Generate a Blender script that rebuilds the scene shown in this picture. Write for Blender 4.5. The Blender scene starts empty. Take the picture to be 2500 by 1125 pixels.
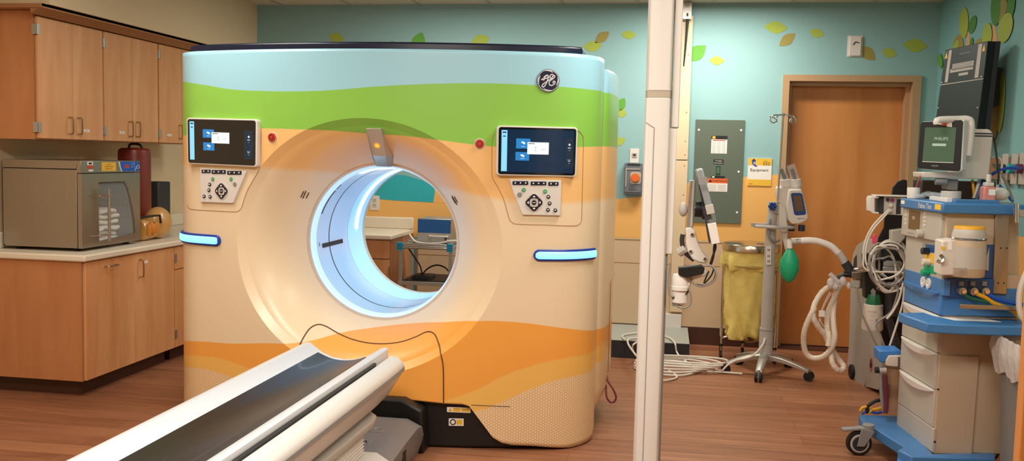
import bpy, math, random
from math import sin, cos, pi, sqrt, atan2, radians
from mathutils import Vector as V, Matrix
random.seed(7)
sc = bpy.context.scene
COL = sc.collection
# ---------------------------------------------------------------- camera
F, YAW, PIT, ROL, H = 2277.4, 0.164612, 0.0781542, 0.0228528, 1.5
fw = V((-sin(YAW)*cos(PIT), cos(YAW)*cos(PIT), -sin(PIT)))
rt0 = V((cos(YAW), sin(YAW), 0)); up0 = rt0.cross(fw)
rt = rt0*cos(ROL) + up0*sin(ROL); up = -rt0*sin(ROL) + up0*cos(ROL)
cd = bpy.data.cameras.new('camera'); cam = bpy.data.objects.new('camera', cd); COL.objects.link(cam)
cd.sensor_width = 36; cd.lens = F/2500*36; cd.clip_start = .05; cd.clip_end = 60
cam.matrix_world = Matrix(((rt.x, up.x, -fw.x, 0), (rt.y, up.y, -fw.y, 0), (rt.z, up.z, -fw.z, H), (0, 0, 0, 1)))
sc.camera = cam
# ---------------------------------------------------------------- world, lights, exposure
w = bpy.data.worlds.new('world'); sc.world = w; w.use_nodes = True
w.node_tree.nodes['Background'].inputs[0].default_value = (1, .93, .84, 1)
w.node_tree.nodes['Background'].inputs[1].default_value = .12
sc.view_settings.view_transform = 'Standard'; sc.view_settings.look = 'None'
sc.view_settings.gamma = 1; sc.view_settings.exposure = 0.26
CEIL = 2.77
LAMPS = [(-1.2, 1.9, 70, 1.2, .6), (.9, 2.3, 36, 1.2, .6), (-2.5, 3.9, 22, .6, 1.2), (-1.55, 6.75, 22, 1.2, .3), (.3, 7.05, 30, .8, .2), (.2, 4.4, 22, .6, .6)]
for i, (x, y, p, sx, sy) in enumerate(LAMPS):
    ld = bpy.data.lights.new('ceiling_lamp_light', 'AREA'); ld.shape = 'RECTANGLE'; ld.size = sx; ld.size_y = sy
    ld.energy = p; ld.color = (1, .94, .85)
    lo = bpy.data.objects.new('ceiling_lamp_light', ld); COL.objects.link(lo); lo.location = (x, y, CEIL-.03)

# ---------------------------------------------------------------- photo rays to real points
C0 = V((0, 0, H))
def ray(px, py): return fw + rt*((px-1250)/F) - up*((py-562.5)/F)
def at(px, py, Y): d = ray(px, py); return C0 + d*(Y/d.y)
def fl(px, py, z=0): d = ray(px, py); return C0 + d*((z-H)/d.z)
def atX(px, py, X): d = ray(px, py); return C0 + d*(X/d.x)
class Pl:                                   # a vertical (or any) plane in the room
    def __init__(s, o, n): s.o = V(o); s.n = V(n).normalized()
    def __call__(s, px, py):
        d = ray(px, py); return C0 + d*((s.o-C0).dot(s.n)/d.dot(s.n))

# ---------------------------------------------------------------- materials
def lin(h):
    h = h.lstrip('#'); r = [int(h[i:i+2], 16)/255 for i in (0, 2, 4)]
    return tuple((c/12.92 if c <= .04045 else ((c+.055)/1.055)**2.4) for c in r) + (1,)
MATS = {}
def mat(name, col='#808080', rough=.5, metal=0., emit=None, es=1., alpha=None, trans=0, coat=0, bump=None, spec=.5, var=0):
    if name in MATS: return MATS[name]
    m = bpy.data.materials.new(name); m.use_nodes = True; nt = m.node_tree; b = nt.nodes['Principled BSDF']
    b.inputs['Base Color'].default_value = lin(col); b.inputs['Roughness'].default_value = rough
    b.inputs['Metallic'].default_value = metal; b.inputs['Specular IOR Level'].default_value = spec
    if emit: b.inputs['Emission Color'].default_value = lin(emit); b.inputs['Emission Strength'].default_value = es
    if alpha is not None: b.inputs['Alpha'].default_value = alpha
    if trans: b.inputs['Transmission Weight'].default_value = trans
    if coat: b.inputs['Coat Weight'].default_value = coat
    if bump or var:
        tc = nt.nodes.new('ShaderNodeTexCoord'); n = nt.nodes.new('ShaderNodeTexNoise')
        n.inputs['Scale'].default_value = bump[0] if bump else 30; n.inputs['Detail'].default_value = 5
        nt.links.new(tc.outputs['Object'], n.inputs['Vector'])
        if bump:
            bm = nt.nodes.new('ShaderNodeBump'); bm.inputs['Strength'].default_value = bump[1]; bm.inputs['Distance'].default_value = bump[2] if len(bump) > 2 else .01
            nt.links.new(n.outputs['Fac'], bm.inputs['Height']); nt.links.new(bm.outputs['Normal'], b.inputs['Normal'])
        if var:
            mx = nt.nodes.new('ShaderNodeMix'); mx.data_type = 'RGBA'; c = lin(col)
            mx.inputs[6].default_value = tuple(x*(1-var) for x in c[:3])+(1,); mx.inputs[7].default_value = tuple(min(1, x*(1+var)) for x in c[:3])+(1,)
            nt.links.new(n.outputs['Fac'], mx.inputs[0]); nt.links.new(mx.outputs[2], b.inputs['Base Color'])
    MATS[name] = m; return m
def wood(name, c1, c2, scale=(1, 1, 14), axis=None, rough=.42, k=1.):
    m = bpy.data.materials.new(name); m.use_nodes = True; nt = m.node_tree; b = nt.nodes['Principled BSDF']; L = nt.links.new
    tc = nt.nodes.new('ShaderNodeTexCoord'); mp = nt.nodes.new('ShaderNodeMapping'); mp.inputs['Scale'].default_value = scale
    n = nt.nodes.new('ShaderNodeTexNoise'); n.inputs['Scale'].default_value = 1.6*k; n.inputs['Detail'].default_value = 8; n.inputs['Distortion'].default_value = .6
    cr = nt.nodes.new('ShaderNodeValToRGB'); cr.color_ramp.elements[0].position = .3; cr.color_ramp.elements[1].position = .7
    cr.color_ramp.elements[0].color = lin(c1); cr.color_ramp.elements[1].color = lin(c2)
    L(tc.outputs['Object'], mp.inputs['Vector']); L(mp.outputs[0], n.inputs['Vector']); L(n.outputs['Fac'], cr.inputs[0]); L(cr.outputs[0], b.inputs['Base Color'])
    b.inputs['Roughness'].default_value = rough; b.inputs['Coat Weight'].default_value = .15
    MATS[name] = m; return m

M_maple = wood('maple_laminate', '#D6925A', '#E6AC78', (6, 6, .9))
M_maplev = wood('maple_end_panel', '#BC7848', '#CB8A56', (6, 6, .9))
M_birch = wood('birch_door', '#BE7638', '#D08C4C', (3.5, 3.5, .5), rough=.4)
M_trimw = mat('cabinet_edge', '#A8744A', .5)
M_white = mat('white_plastic', '#E2DCD4', .4)
M_offw = mat('offwhite_plastic', '#D9CFC2', .4)
M_cream = mat('cream_paint', '#E2CBA6', .75, bump=(60, .05))
M_wains = mat('wainscot_panel', '#D8BC98', .55)
M_teal = mat('mint_wall_paint', '#90B9B9', .7, bump=(80, .05))
M_orangew = mat('apricot_wall_paint', '#F0B868', .7, bump=(80, .05))
M_tealr = mat('aqua_wall_paint', '#7DB2B3', .7, bump=(80, .05))
M_aqua = mat('turquoise_swatch', '#2BB0BA', .7)
M_leafl = mat('lime_leaf_paint', '#A6B84A', .7); M_leafd = mat('green_leaf_paint', '#63A83C', .7)
M_leafo = mat('olive_leaf_paint', '#9C8F4A', .7); M_leafm = mat('dark_leaf_paint', '#4C8A3C', .7)
M_trunk = mat('peach_trunk_paint', '#D9A878', .7)
M_base = mat('brown_vinyl_base', '#4A2A1C', .5)
M_frame = mat('tan_door_frame', '#B5926C', .45)
M_ceil = mat('ceiling_tile', '#CFC4B2', .9, bump=(200, .3))
M_grid = mat('ceiling_grid', '#B8AD9C', .5)
M_counter = mat('counter_laminate', '#ECE0CA', .35, var=.03)
M_steel = mat('brushed_steel', '#A89E92', .32, .9, bump=(220, .08, .002))
M_chrome = mat('chrome', '#D8D4CE', .12, 1.)
M_nickel = mat('satin_nickel', '#B8A68C', .3, 1.)
M_alu = mat('aluminium', '#B9B6B0', .35, .8)
M_black = mat('black_plastic', '#141414', .45)
M_dark = mat('dark_grey_plastic', '#2E3034', .5)
M_navy = mat('navy_panel', '#141B33', .3)
M_grey = mat('grey_plastic', '#8C8A88', .45)
M_lgrey = mat('light_grey_plastic', '#B9B2A8', .45)
M_rubber = mat('black_rubber', '#0F0F0F', .7)
M_blue = mat('medical_blue', '#3F78B0', .4)
M_dblue = mat('deep_blue_plastic', '#234F86', .4)
M_knob = mat('blue_knob', '#1D4488', .4)
M_glass = mat('clear_glass', '#F4FAFA', .03, alpha=.14, coat=.6)
M_screen = mat('black_glass', '#05070B', .08, coat=.5)
M_green = mat('green_bag', '#12A070', .45)
M_red = mat('red_button', '#C23A28', .35)
M_ink = mat('printed_ink', '#1C1C1C', .6)
M_paper = mat('label_paper', '#F2EEE6', .6)
M_yel = mat('yellow_label', '#F0BE3C', .55)
M_orl = mat('orange_label', '#E8692C', .55)
M_cablew = mat('white_cable', '#DDD5C8', .45)
M_cableg = mat('grey_cable', '#8E8880', .5)
M_yelp = mat('yellow_hose', '#E8A81E', .45)
M_wireb = mat('blue_hose', '#1E52B8', .4)
M_brown = mat('seam_screw_brown', '#6A4428', .6)  # plain brown of cover seams and raceway screws

# ---------------------------------------------------------------- mesh builder
class MB:
    def __init__(s): s.v = []; s.f = []; s.mi = []; s.ms = []; s.uv = None
    def m(s, mt):
        if mt not in s.ms: s.ms.append(mt)
        return s.ms.index(mt)
    def add(s, vs, fs, mt):
        o = len(s.v); s.v += [V(p) for p in vs]; k = s.m(mt)
        for f in fs: s.f.append([o+i for i in f]); s.mi.append(k)
        return s
    def box(s, a, b, mt, M=None):
        x0, y0, z0 = [min(p, q) for p, q in zip(a, b)]; x1, y1, z1 = [max(p, q) for p, q in zip(a, b)]
        vs = [V((x, y, z)) for z in (z0, z1) for y in (y0, y1) for x in (x0, x1)]
        if M is not None: vs = [M @ p for p in vs]
        return s.add(vs, [(0, 2, 3, 1), (4, 5, 7, 6), (0, 1, 5, 4), (2, 6, 7, 3), (0, 4, 6, 2), (1, 3, 7, 5)], mt)
    def prism(s, pts, vec, mt, side=None):
        n = len(pts); vec = V(vec); pts = [V(p) for p in pts]
        s.add(pts, [tuple(range(n))], mt); s.add([p+vec for p in pts], [tuple(reversed(range(n)))], mt)
        s.add(pts+[p+vec for p in pts], [(i, i+n, (i+1) % n+n, (i+1) % n) for i in range(n)], side or mt); return s
    def loft(s, rings, mt, closed=True, cap=True):
        n = len(rings[0]); vs = [p for r in rings for p in r]; fs = []
        for k in range(len(rings)-1):
            for i in range(n if closed else n-1):
                j = (i+1) % n; fs.append((k*n+i, k*n+j, (k+1)*n+j, (k+1)*n+i))
        if cap and closed: fs.append(tuple(reversed(range(n)))); fs.append(tuple((len(rings)-1)*n+i for i in range(n)))
        return s.add(vs, fs, mt)
    def cyl(s, p0, p1, r, mt, r1=None, n=20, cap=True):
        p0, p1 = V(p0), V(p1); d = (p1-p0).normalized(); a = d.orthogonal().normalized(); b = d.cross(a)
        r1 = r if r1 is None else r1
        return s.loft([[p+(a*cos(2*pi*i/n)+b*sin(2*pi*i/n))*q for i in range(n)] for p, q in ((p0, r), (p1, r1))], mt, cap=cap)
    def tube(s, path, r, mt, n=8, smooth=4, closed=False):
        pts = spline(path, smooth, closed) if smooth > 1 else [V(p) for p in path]
        rs = r if callable(r) else (lambda t: r)
        rings = []; d0 = (pts[1]-pts[0]).normalized(); a = d0.orthogonal().normalized(); N = len(pts)
        for i, p in enumerate(pts):
            d = ((pts[(i+1) % N] if closed or i < N-1 else p) - (pts[i-1] if closed or i > 0 else p)).normalized()
            a = (a-d*a.dot(d)); a = a.normalized() if a.length > 1e-6 else d.orthogonal().normalized(); b = d.cross(a); q = rs(i/(N-1))
            rings.append([p+(a*cos(2*pi*k/n)+b*sin(2*pi*k/n))*q for k in range(n)])
        if closed: rings.append(rings[0])
        return s.loft(rings, mt, cap=not closed)
    def lathe(s, c, prof, mt, n=28, ax=(0, 0, 1), sx=1., sy=1.):
        c = V(c); d = V(ax).normalized(); a = V((1, 0, 0)) if abs(d.z) > .9 else d.orthogonal().normalized(); b = d.cross(a)
        return s.loft([[c+d*h+(a*cos(2*pi*i/n)*sx+b*sin(2*pi*i/n)*sy)*max(r, 1e-4) for i in range(n)] for r, h in prof], mt)
    def ell(s, c, rx, ry, rz, mt, n=20, k=12, M=None):
        rings = []
        for j in range(k+1):
            t = -pi/2+pi*j/k; t = max(-1.55, min(1.55, t)); q = [V((rx*cos(t)*cos(2*pi*i/n), ry*cos(t)*sin(2*pi*i/n), rz*sin(t))) for i in range(n)]
            rings.append([V(c)+((M @ p) if M else p) for p in q])
        return s.loft(rings, mt)
    def text(s, st, o, r, u, h, mt, d=.0008, align='CENTER', sh=0):
        cu = bpy.data.curves.new('t', 'FONT'); cu.body = st; cu.size = 1; cu.align_x = align; cu.resolution_u = 2; cu.shear = sh
        ob = bpy.data.objects.new('t', cu); me = bpy.data.meshes.new_from_object(ob); k = h/.72
        r, u = V(r).normalized(), V(u).normalized(); nn = r.cross(u)
        s.add([V(o)+r*p.co.x*k+u*(p.co.y-.35)*k+nn*d for p in me.vertices], [tuple(f.vertices) for f in me.polygons], mt)
        bpy.data.objects.remove(ob); bpy.data.curves.remove(cu); bpy.data.meshes.remove(me); return s
    def build(s, name, parent=None, bevel=0, smooth=40, seg=2, mod=None):
        me = bpy.data.meshes.new(name); off = root_loc(parent) if parent else V((0, 0, 0))
        me.from_pydata([tuple(p-off) for p in s.v], [], s.f)
        for mt in s.ms: me.materials.append(mt)
        for p, k in zip(me.polygons, s.mi): p.material_index = k
        if s.uv:
            uvl = me.uv_layers.new(name='uv')
            for l in me.loops: uvl.data[l.index].uv = s.uv[l.vertex_index]
        me.validate()
        import bmesh
        bm = bmesh.new(); bm.from_mesh(me); bmesh.ops.remove_doubles(bm, verts=bm.verts, dist=1e-6)
        bmesh.ops.recalc_face_normals(bm, faces=bm.faces); bm.to_mesh(me); bm.free()
        if smooth:
            for p in me.polygons: p.use_smooth = True
            me.set_sharp_from_angle(angle=radians(smooth))
        o = bpy.data.objects.new(name, me); COL.objects.link(o)
        if parent: o.parent = parent
        if bevel:
            b = o.modifiers.new('bevel', 'BEVEL'); b.width = bevel; b.segments = seg; b.limit_method = 'ANGLE'; b.angle_limit = radians(35); b.harden_normals = False
        return o
def root_loc(o):
    while o.parent: o = o.parent
    return V(o.location)
def spline(P, k=4, closed=False):
    P = [V(p) for p in P]; n = len(P); out = []
    for i in range(n if closed else n-1):
        p0 = P[(i-1) % n] if closed or i > 0 else P[0]; p1 = P[i]; p2 = P[(i+1) % n]; p3 = P[(i+2) % n] if closed or i+2 < n else P[-1]
        for j in range(k):
            t = j/k; out.append(.5*((2*p1)+(p2-p0)*t+(2*p0-5*p1+4*p2-p3)*t*t+(3*p1-p0-3*p2+p3)*t**3))
    if not closed: out.append(P[-1])
    return out
def thing(name, loc, label, cat, group=None):
    o = bpy.data.objects.new(name, None); COL.objects.link(o); o.location = loc; o['label'] = label; o['category'] = cat
    if group: o['group'] = group
    o.empty_display_size = .1
    return o
def tag(o, label, cat, group=None):
    o['label'] = label; o['category'] = cat
    if group: o['group'] = group
    return o
def struct(o): o['kind'] = 'structure'; return o
class Q:                                   # a flat rectangle on some face of a thing, for its labels and panels
    def __init__(s, tl, tr, br, bl):
        s.c = [V(p) for p in (tl, tr, br, bl)]; s.r = (s.c[1]-s.c[0]).normalized()
        n = (s.c[1]-s.c[0]).cross(s.c[0]-s.c[3]).normalized(); s.n = n; s.u = n.cross(s.r)
        s.W = ((s.c[1]-s.c[0]).length+(s.c[2]-s.c[3]).length)/2; s.Ht = ((s.c[0]-s.c[3]).length+(s.c[1]-s.c[2]).length)/2
    def p(s, u, v, d=0):
        a = s.c[0].lerp(s.c[1], u); b = s.c[3].lerp(s.c[2], u); return a.lerp(b, v)+s.n*d
    def rect(s, mb, u0, v0, u1, v1, mt, d0=0., d1=.0006, rad=0, k=4):
        if rad:
            ru, rv = rad/s.W, rad/s.Ht; pts = []
            for cu, cv, a0 in ((u1-ru, v0+rv, -90), (u1-ru, v1-rv, 0), (u0+ru, v1-rv, 90), (u0+ru, v0+rv, 180)):
                for j in range(k+1):
                    a = radians(a0+90*j/k); pts.append((cu+ru*cos(a), cv+rv*sin(a)))
        else: pts = [(u0, v0), (u1, v0), (u1, v1), (u0, v1)]
        return mb.prism([s.p(a, b, d0) for a, b in pts], s.n*(d1-d0), mt)
    def poly(s, mb, pts, mt, d0=0., d1=.0006): return mb.prism([s.p(a, b, d0) for a, b in pts], s.n*(d1-d0), mt)
    def disc(s, mb, u, v, r, mt, d0=0., d1=.0006, n=20): c = s.p(u, v); return mb.cyl(c+s.n*d0, c+s.n*d1, r, mt, n=n)
    def text(s, mb, t, u, v, h, mt, d=.001, align='CENTER', sh=0): return mb.text(t, s.p(u, v), s.r, s.u, h, mt, d, align, sh)
def pxq(P, a): return Q(*[P(*p) for p in a])
def handle(parent, a, b, n, r=.005, out=.03, name='handle', m=None):
    a, b, n = V(a), V(b), V(n); e = (b-a).normalized()*.012
    return MB().tube([a, a+n*(out-.008), a+n*out+e, b+n*out-e, b+n*(out-.008), b], r, m or M_nickel, smooth=3).build(name, parent)
# ---------------------------------------------------------------- the room
WY, LX, RX, YB = 7.755, -4.09, 2.03, -1.6
def floor_mat():
    m = bpy.data.materials.new('vinyl_plank_floor'); m.use_nodes = True; nt = m.node_tree; b = nt.nodes['Principled BSDF']; L = nt.links.new; N = nt.nodes.new
    tc = N('ShaderNodeTexCoord'); br = N('ShaderNodeTexBrick'); br.offset = .37; br.inputs['Scale'].default_value = 1
    br.inputs['Brick Width'].default_value = 1.22; br.inputs['Row Height'].default_value = .15; br.inputs['Mortar Size'].default_value = .0016; br.inputs['Bias'].default_value = -.2
    br.inputs['Color1'].default_value = lin('#9A6648'); br.inputs['Color2'].default_value = lin('#B07A58'); br.inputs['Mortar'].default_value = lin('#7E5038')
    mp = N('ShaderNodeMapping'); mp.inputs['Scale'].default_value = (1.2, 16, 1); n = N('ShaderNodeTexNoise'); n.inputs['Scale'].default_value = 1.3; n.inputs['Detail'].default_value = 8; n.inputs['Distortion'].default_value = .7
    cr = N('ShaderNodeValToRGB'); cr.color_ramp.elements[0].position = .25; cr.color_ramp.elements[1].position = .75
    cr.color_ramp.elements[0].color = (.55, .5, .47, 1); cr.color_ramp.elements[1].color = (1.08, 1.05, 1.02, 1)
    mx = N('ShaderNodeMix'); mx.data_type = 'RGBA'; mx.blend_type = 'MULTIPLY'; mx.inputs[0].default_value = .9
    L(tc.outputs['Object'], br.inputs['Vector']); L(tc.outputs['Object'], mp.inputs['Vector']); L(mp.outputs[0], n.inputs['Vector']); L(n.outputs['Fac'], cr.inputs[0])
    L(br.outputs['Color'], mx.inputs[6]); L(cr.outputs[0], mx.inputs[7]); L(mx.outputs[2], b.inputs['Base Color'])
    b.inputs['Roughness'].default_value = .42
    bp = N('ShaderNodeBump'); bp.inputs['Strength'].default_value = .08; bp.inputs['Distance'].default_value = .004; L(n.outputs['Fac'], bp.inputs['Height']); L(bp.outputs[0], b.inputs['Normal'])
    return m
struct(MB().box((LX-.2, YB, -.1), (RX+.2, WY+.4, 0), floor_mat()).build('floor', smooth=0))
mb = MB().box((LX-.2, YB, CEIL), (RX+.2, WY+.2, CEIL+.1), M_ceil)
for i in range(11): mb.box((LX+.12+i*.61, YB, CEIL-.006), (LX+.144+i*.61, WY, CEIL), M_grid)
for j in range(16): mb.box((LX, WY-.3-j*.61, CEIL-.0055), (RX, WY-.276-j*.61, CEIL), M_grid)
struct(mb.build('ceiling', smooth=0))
for i, (x, y, p, sx, sy) in enumerate(LAMPS):
    fr = tag(MB().box((x-sx/2-.03, y-sy/2-.03, CEIL-.012), (x+sx/2+.03, y+sy/2+.03, CEIL-.006), M_grid).build('ceiling_light', smooth=0), 'flat rectangular ceiling light set in the tiles, '+['above the patient couch', 'left of the white column near the viewer', 'in front of the wall cabinets', 'behind the scanner by the back wall', 'by the back wall above the floor duct', 'over the gap beside the scanner'][i], 'ceiling light')
# back wall: cream-to-mint paint with the mural painted on it
def leaf(mb, P, cx, cy, w, h, rot, mt, n=7, off=(0, -.002, 0), blunt=False):
    a = radians(rot); pts = []
    for sgn in (1, -1):
        for i in range(n*2):
            t = i/(n*2); x = (t*2-1)*sgn; y = (1-abs(x)**(2.6 if blunt else 1.7))*sgn*-1
            x, y = x*w/2, y*h/2; pts.append((cx+x*cos(a)-y*sin(a), cy+x*sin(a)+y*cos(a)))
    mb.add([P(*p)+V(off) for p in pts], [tuple(range(len(pts)))], mt)
PB = lambda x, y: at(x, y, WY)
dx0, dx1, dz1 = PB(1918, 400).x, PB(2217, 400).x, PB(2000, 198.5).z
zrail = PB(1600, 583).z; zbase = .145
mb = MB()
mb.box((LX-.1, WY, 0), (dx0-.02, WY+.14, CEIL), M_teal).box((dx1+.02, WY, 0), (RX+.1, WY+.14, CEIL), M_teal).box((dx0-.02, WY, dz1+.02), (dx1+.02, WY+.14, CEIL), M_teal)
def wallpoly(mb, pts, mt, y): mb.add([V((p[0], y, p[1])) for p in pts], [tuple(range(len(pts)))], mt)
zo = [PB(*p) for p in ((880, 470), (905, 478), (1110, 488), (1500, 486), (1560, 480), (1660, 449), (1694, 446), (1816, 432), (1896, 426))]
wallpoly(mb, [(LX, .8), (LX, 1.15)]+[(p.x, p.z) for p in zo]+[(dx0-.055, zo[-1].z), (dx0-.055, .8)], M_orangew, WY-.001)
aq = [PB(*p) for p in ((860, 470), (905, 484), (960, 489), (1058, 494), (1062, 470), (1060, 455), (1030, 440), (990, 428), (930, 424), (860, 424))]
wallpoly(mb, [(p.x, p.z) for p in aq], M_aqua, WY-.0025)
wallpoly(mb, [(p.x, p.z) for p in [PB(*q) for q in ((1058, 494), (1062, 455), (1130, 455), (1130, 500))]], M_orangew, WY-.002)
for cx, cy, ww, hh, r, mt in ((822, 92, 40, 25, 12, M_leafl), (1022, 102, 50, 34, -70, M_leafd), (957, 106, 14, 12, -60, M_leafd), (1172, 101, 50, 34, -22, M_leafl), (1470, 91, 44, 24, -38, M_leafo), (1447, 113, 48, 26, -5, M_leafl), (1535, 85, 38, 21, 4, M_leafl), (1700, 130, 60, 36, -38, M_leafd), (1750, 148, 38, 22, 2, M_leafl), (1894, 67, 58, 30, 5, M_leafl), (1922, 97, 50, 26, -38, M_leafo), (1994, 81, 38, 22, 14, M_leafl), (2118, 130, 50, 30, 42, M_leafo), (2171, 129, 38, 25, 14, M_leafl), (2234, 111, 60, 34, 4, M_leafl), (1515, 256, 40, 24, -60, M_leafd), (1518, 276, 24, 22, 10, M_leafl), (1512, 345, 22, 30, 70, M_leafl)):
    leaf(mb, PB, cx, cy, ww, hh, r, mt)
struct(mb.build('wall_back', smooth=0))
mb = MB()
xw0, xw1 = -2.1, dx0-.055
mb.box((xw0, WY-.012, zbase), (xw1, WY, zrail), M_wains).box((xw0, WY-.0135, PB(1600, 643).z-.004), (xw1, WY-.012, PB(1600, 643).z), M_trimw).box((xw0, WY-.018, zrail-.008), (xw1, WY, zrail), M_cream)
struct(mb.build('trim_1', smooth=0))
mb = MB().box((LX, WY-.016, 0), (xw1, WY, zbase), M_base); struct(mb.build('baseboard_back', bevel=.003))
# left and right walls, wall behind the viewer
mb = MB().box((LX-.1, YB, 0), (LX, WY, CEIL), M_cream); struct(mb.build('wall_left', smooth=0))
mb = MB().box((RX, YB, 0), (RX+.1, WY, CEIL), M_tealr); PR = lambda x, y: atX(x, y, RX-.0022)
for cx, cy, ww, hh, r, mt in ((2340, 118, 26, 66, 3, M_leafo), (2332, 122, 12, 50, 14, M_leafl), (2354, 56, 22, 76, 2, M_leafl), (2375, 60, 17, 46, 14, M_leafm), (2373, 104, 8, 24, 5, M_leafm), (2392, 104, 18, 22, 40, M_leafo),
        (2411, 88, 24, 66, 4, M_leafl), (2448, 24, 20, 70, 10, M_leafo), (2432, 22, 24, 84, 2, M_leafm), (2469, 15, 20, 66, 8, M_leafm), (2456, 68, 34, 76, 14, M_leafl), (2297, 149, 12, 36, -4, M_leafd), (2446, 250, 18, 150, 4, M_leafl), (2432, 260, 22, 170, 3, M_leafo)):
    a = radians(r); pts = []
    for i in range(20):
        t = 2*pi*i/20; x, y = sin(t)*ww/2, -cos(t)*hh/2; pts.append(PR(cx+x*cos(a)-y*sin(a), cy+x*sin(a)+y*cos(a)))
    mb.add([p-V((.0003*len(mb.f), 0, 0)) for p in pts], [tuple(range(20))], mt)
for q in (((2362, 78), (2368, 78), (2366, 130), (2355, 130)), ((2423, 58), (2430, 64), (2438, 120), (2420, 120))): mb.add([PR(*p)+V((.001, 0, 0)) for p in q], [(0, 1, 2, 3)], M_trunk)
wallpoly_z = 1.12
mb.add([V((RX-.001, YB, 0)), V((RX-.001, WY, 0)), V((RX-.001, WY, 1.05)), V((RX-.001, 5.5, wallpoly_z)), V((RX-.001, YB, 1.2))], [(0, 1, 2, 3, 4)], M_orangew)
struct(mb.build('wall_right', smooth=0))
struct(MB().box((LX-.1, YB-.1, 0), (RX+.1, YB, CEIL), M_cream).build('wall_front', smooth=0))
struct(MB().box((LX, 4.98, 2.325), (-3.58, WY, CEIL), M_cream).build('wall_soffit', smooth=0))
struct(MB().box((LX, 4.94, 2.302), (-3.60, WY, 2.325), M_trimw).prism([(-3.685, 4.96, 2.27), (-3.60, 4.94, 2.31), (-3.60, 4.94, 2.325), (-3.685, 4.94, 2.325)], (0, WY-4.96, 0), M_trimw).build('trim_2', smooth=0))
# door in the back wall
fd = .155; mb = MB()
for x0, x1 in ((dx0-.05, dx0), (dx1, dx1+.062)): mb.box((x0, WY-.02, 0), (x1, WY+.21, dz1+.05), M_frame)
mb.box((dx0, WY-.02, dz1), (dx1, WY+.21, dz1+.05), M_frame)
struct(mb.build('trim_3', smooth=0)); mb = MB()
for x0, x1 in ((dx0+.0003, dx0+.03), (dx1-.03, dx1-.0003)): mb.box((x0, WY+.07, 0), (x1, WY+.15, dz1-.0301), M_frame)
mb.box((dx0+.0003, WY+.07, dz1-.03), (dx1-.0003, WY+.15, dz1-.0003), M_frame)
struct(mb.build('trim_5', smooth=0))
d = struct(MB().box((dx0+.004, WY+fd, .012), (dx1-.004, WY+fd+.045, dz1-.004), M_birch).build('door_1', bevel=.003))
struct(MB().box((dx0, WY-.02, -.001), (dx1, WY+.21, .006), M_base).build('trim_4', smooth=0))
# wooden door edge close to the viewer at the right
a, b = at(2523, 600, 2.6), at(2497, 1100, 2.6); xd = (a.x+b.x)/2
o = MB().box((xd-.004, 2.6, .01), (xd+.86, 2.645, 2.13), M_birch).build('door_2', bevel=.004); struct(o)
# ---------------------------------------------------------------- left cabinets
UX, BX = -3.70, -3.40
def hinge(parent, x, y, z, h=.06):
    mb = MB().box((x-.03, y-.016, z-h/2), (x+.002, y-.0145, z+h/2), M_alu).box((x+.0, y-.014, z-h/2), (x+.0025, y+.018, z+h/2), M_alu)
    for i in range(5): mb.cyl((x+.005, y-.006, z-h/2+i*h/5+.001), (x+.005, y-.006, z-h/2+(i+1)*h/5-.001), .0055, M_alu, n=10)
    return mb.build('hinge', parent)
UY = [5.035, 5.36, 5.69, 6.02, 6.365, 6.69, 7.05, 7.38, 7.74]
ucap = ['closest to the viewer', 'in the middle of the row', 'half hidden behind the scanner']
for c in range(3):
    y0, ym, y1 = UY[2*c], UY[2*c+1], UY[2*c+2]
    r = thing('upper_cabinet', ((UX+LX)/2, (y0+y1)/2, 1.543), 'maple wall cabinet with two doors, '+ucap[c], 'cabinet', 'wall cabinets over the counter')
    MB().box((LX+.015, y0-.010, 1.543), (UX-.022, y1-.012, 2.30), M_maplev).box((UX-.022, y0-.012, 1.543), (UX-.018, y0-.002, 2.30), M_trimw).build('body', r, bevel=.001)
    for k, (ya, yb, hy, hs) in enumerate(((y0, ym-.002, ym-.045, y0), (ym+.002, y1-.016, ym+.045, y1-.016))):
        d = MB().box((UX-.02, ya, 1.55), (UX, yb, 2.265), M_maple).build('door', r, bevel=.0015)
        handle(d, (UX, hy, 1.585), (UX, hy, 1.685), (1, 0, 0))
        if k == 0:
            for z in (1.615, 2.19): hinge(d, UX, y0, z)
    ly = [y0+.46, y0+.20, y0+.14][c]
    MB().box((UX, ly-.03, 1.60), (UX+.001, ly+.03, 1.617), M_paper).text('SUPPLY', (UX+.001, ly, 1.6085), (0, 1, 0), (0, 0, 1), .007, M_ink).build('name_label', r, smooth=0)
CZ0, CZ1 = .825, .865
BYs = [5.01, 5.543, 6.035, 6.60, 7.10]
blab = ['nearest the viewer with two doors and pulls', 'partly hidden behind the scanner, with drawers']
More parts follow.
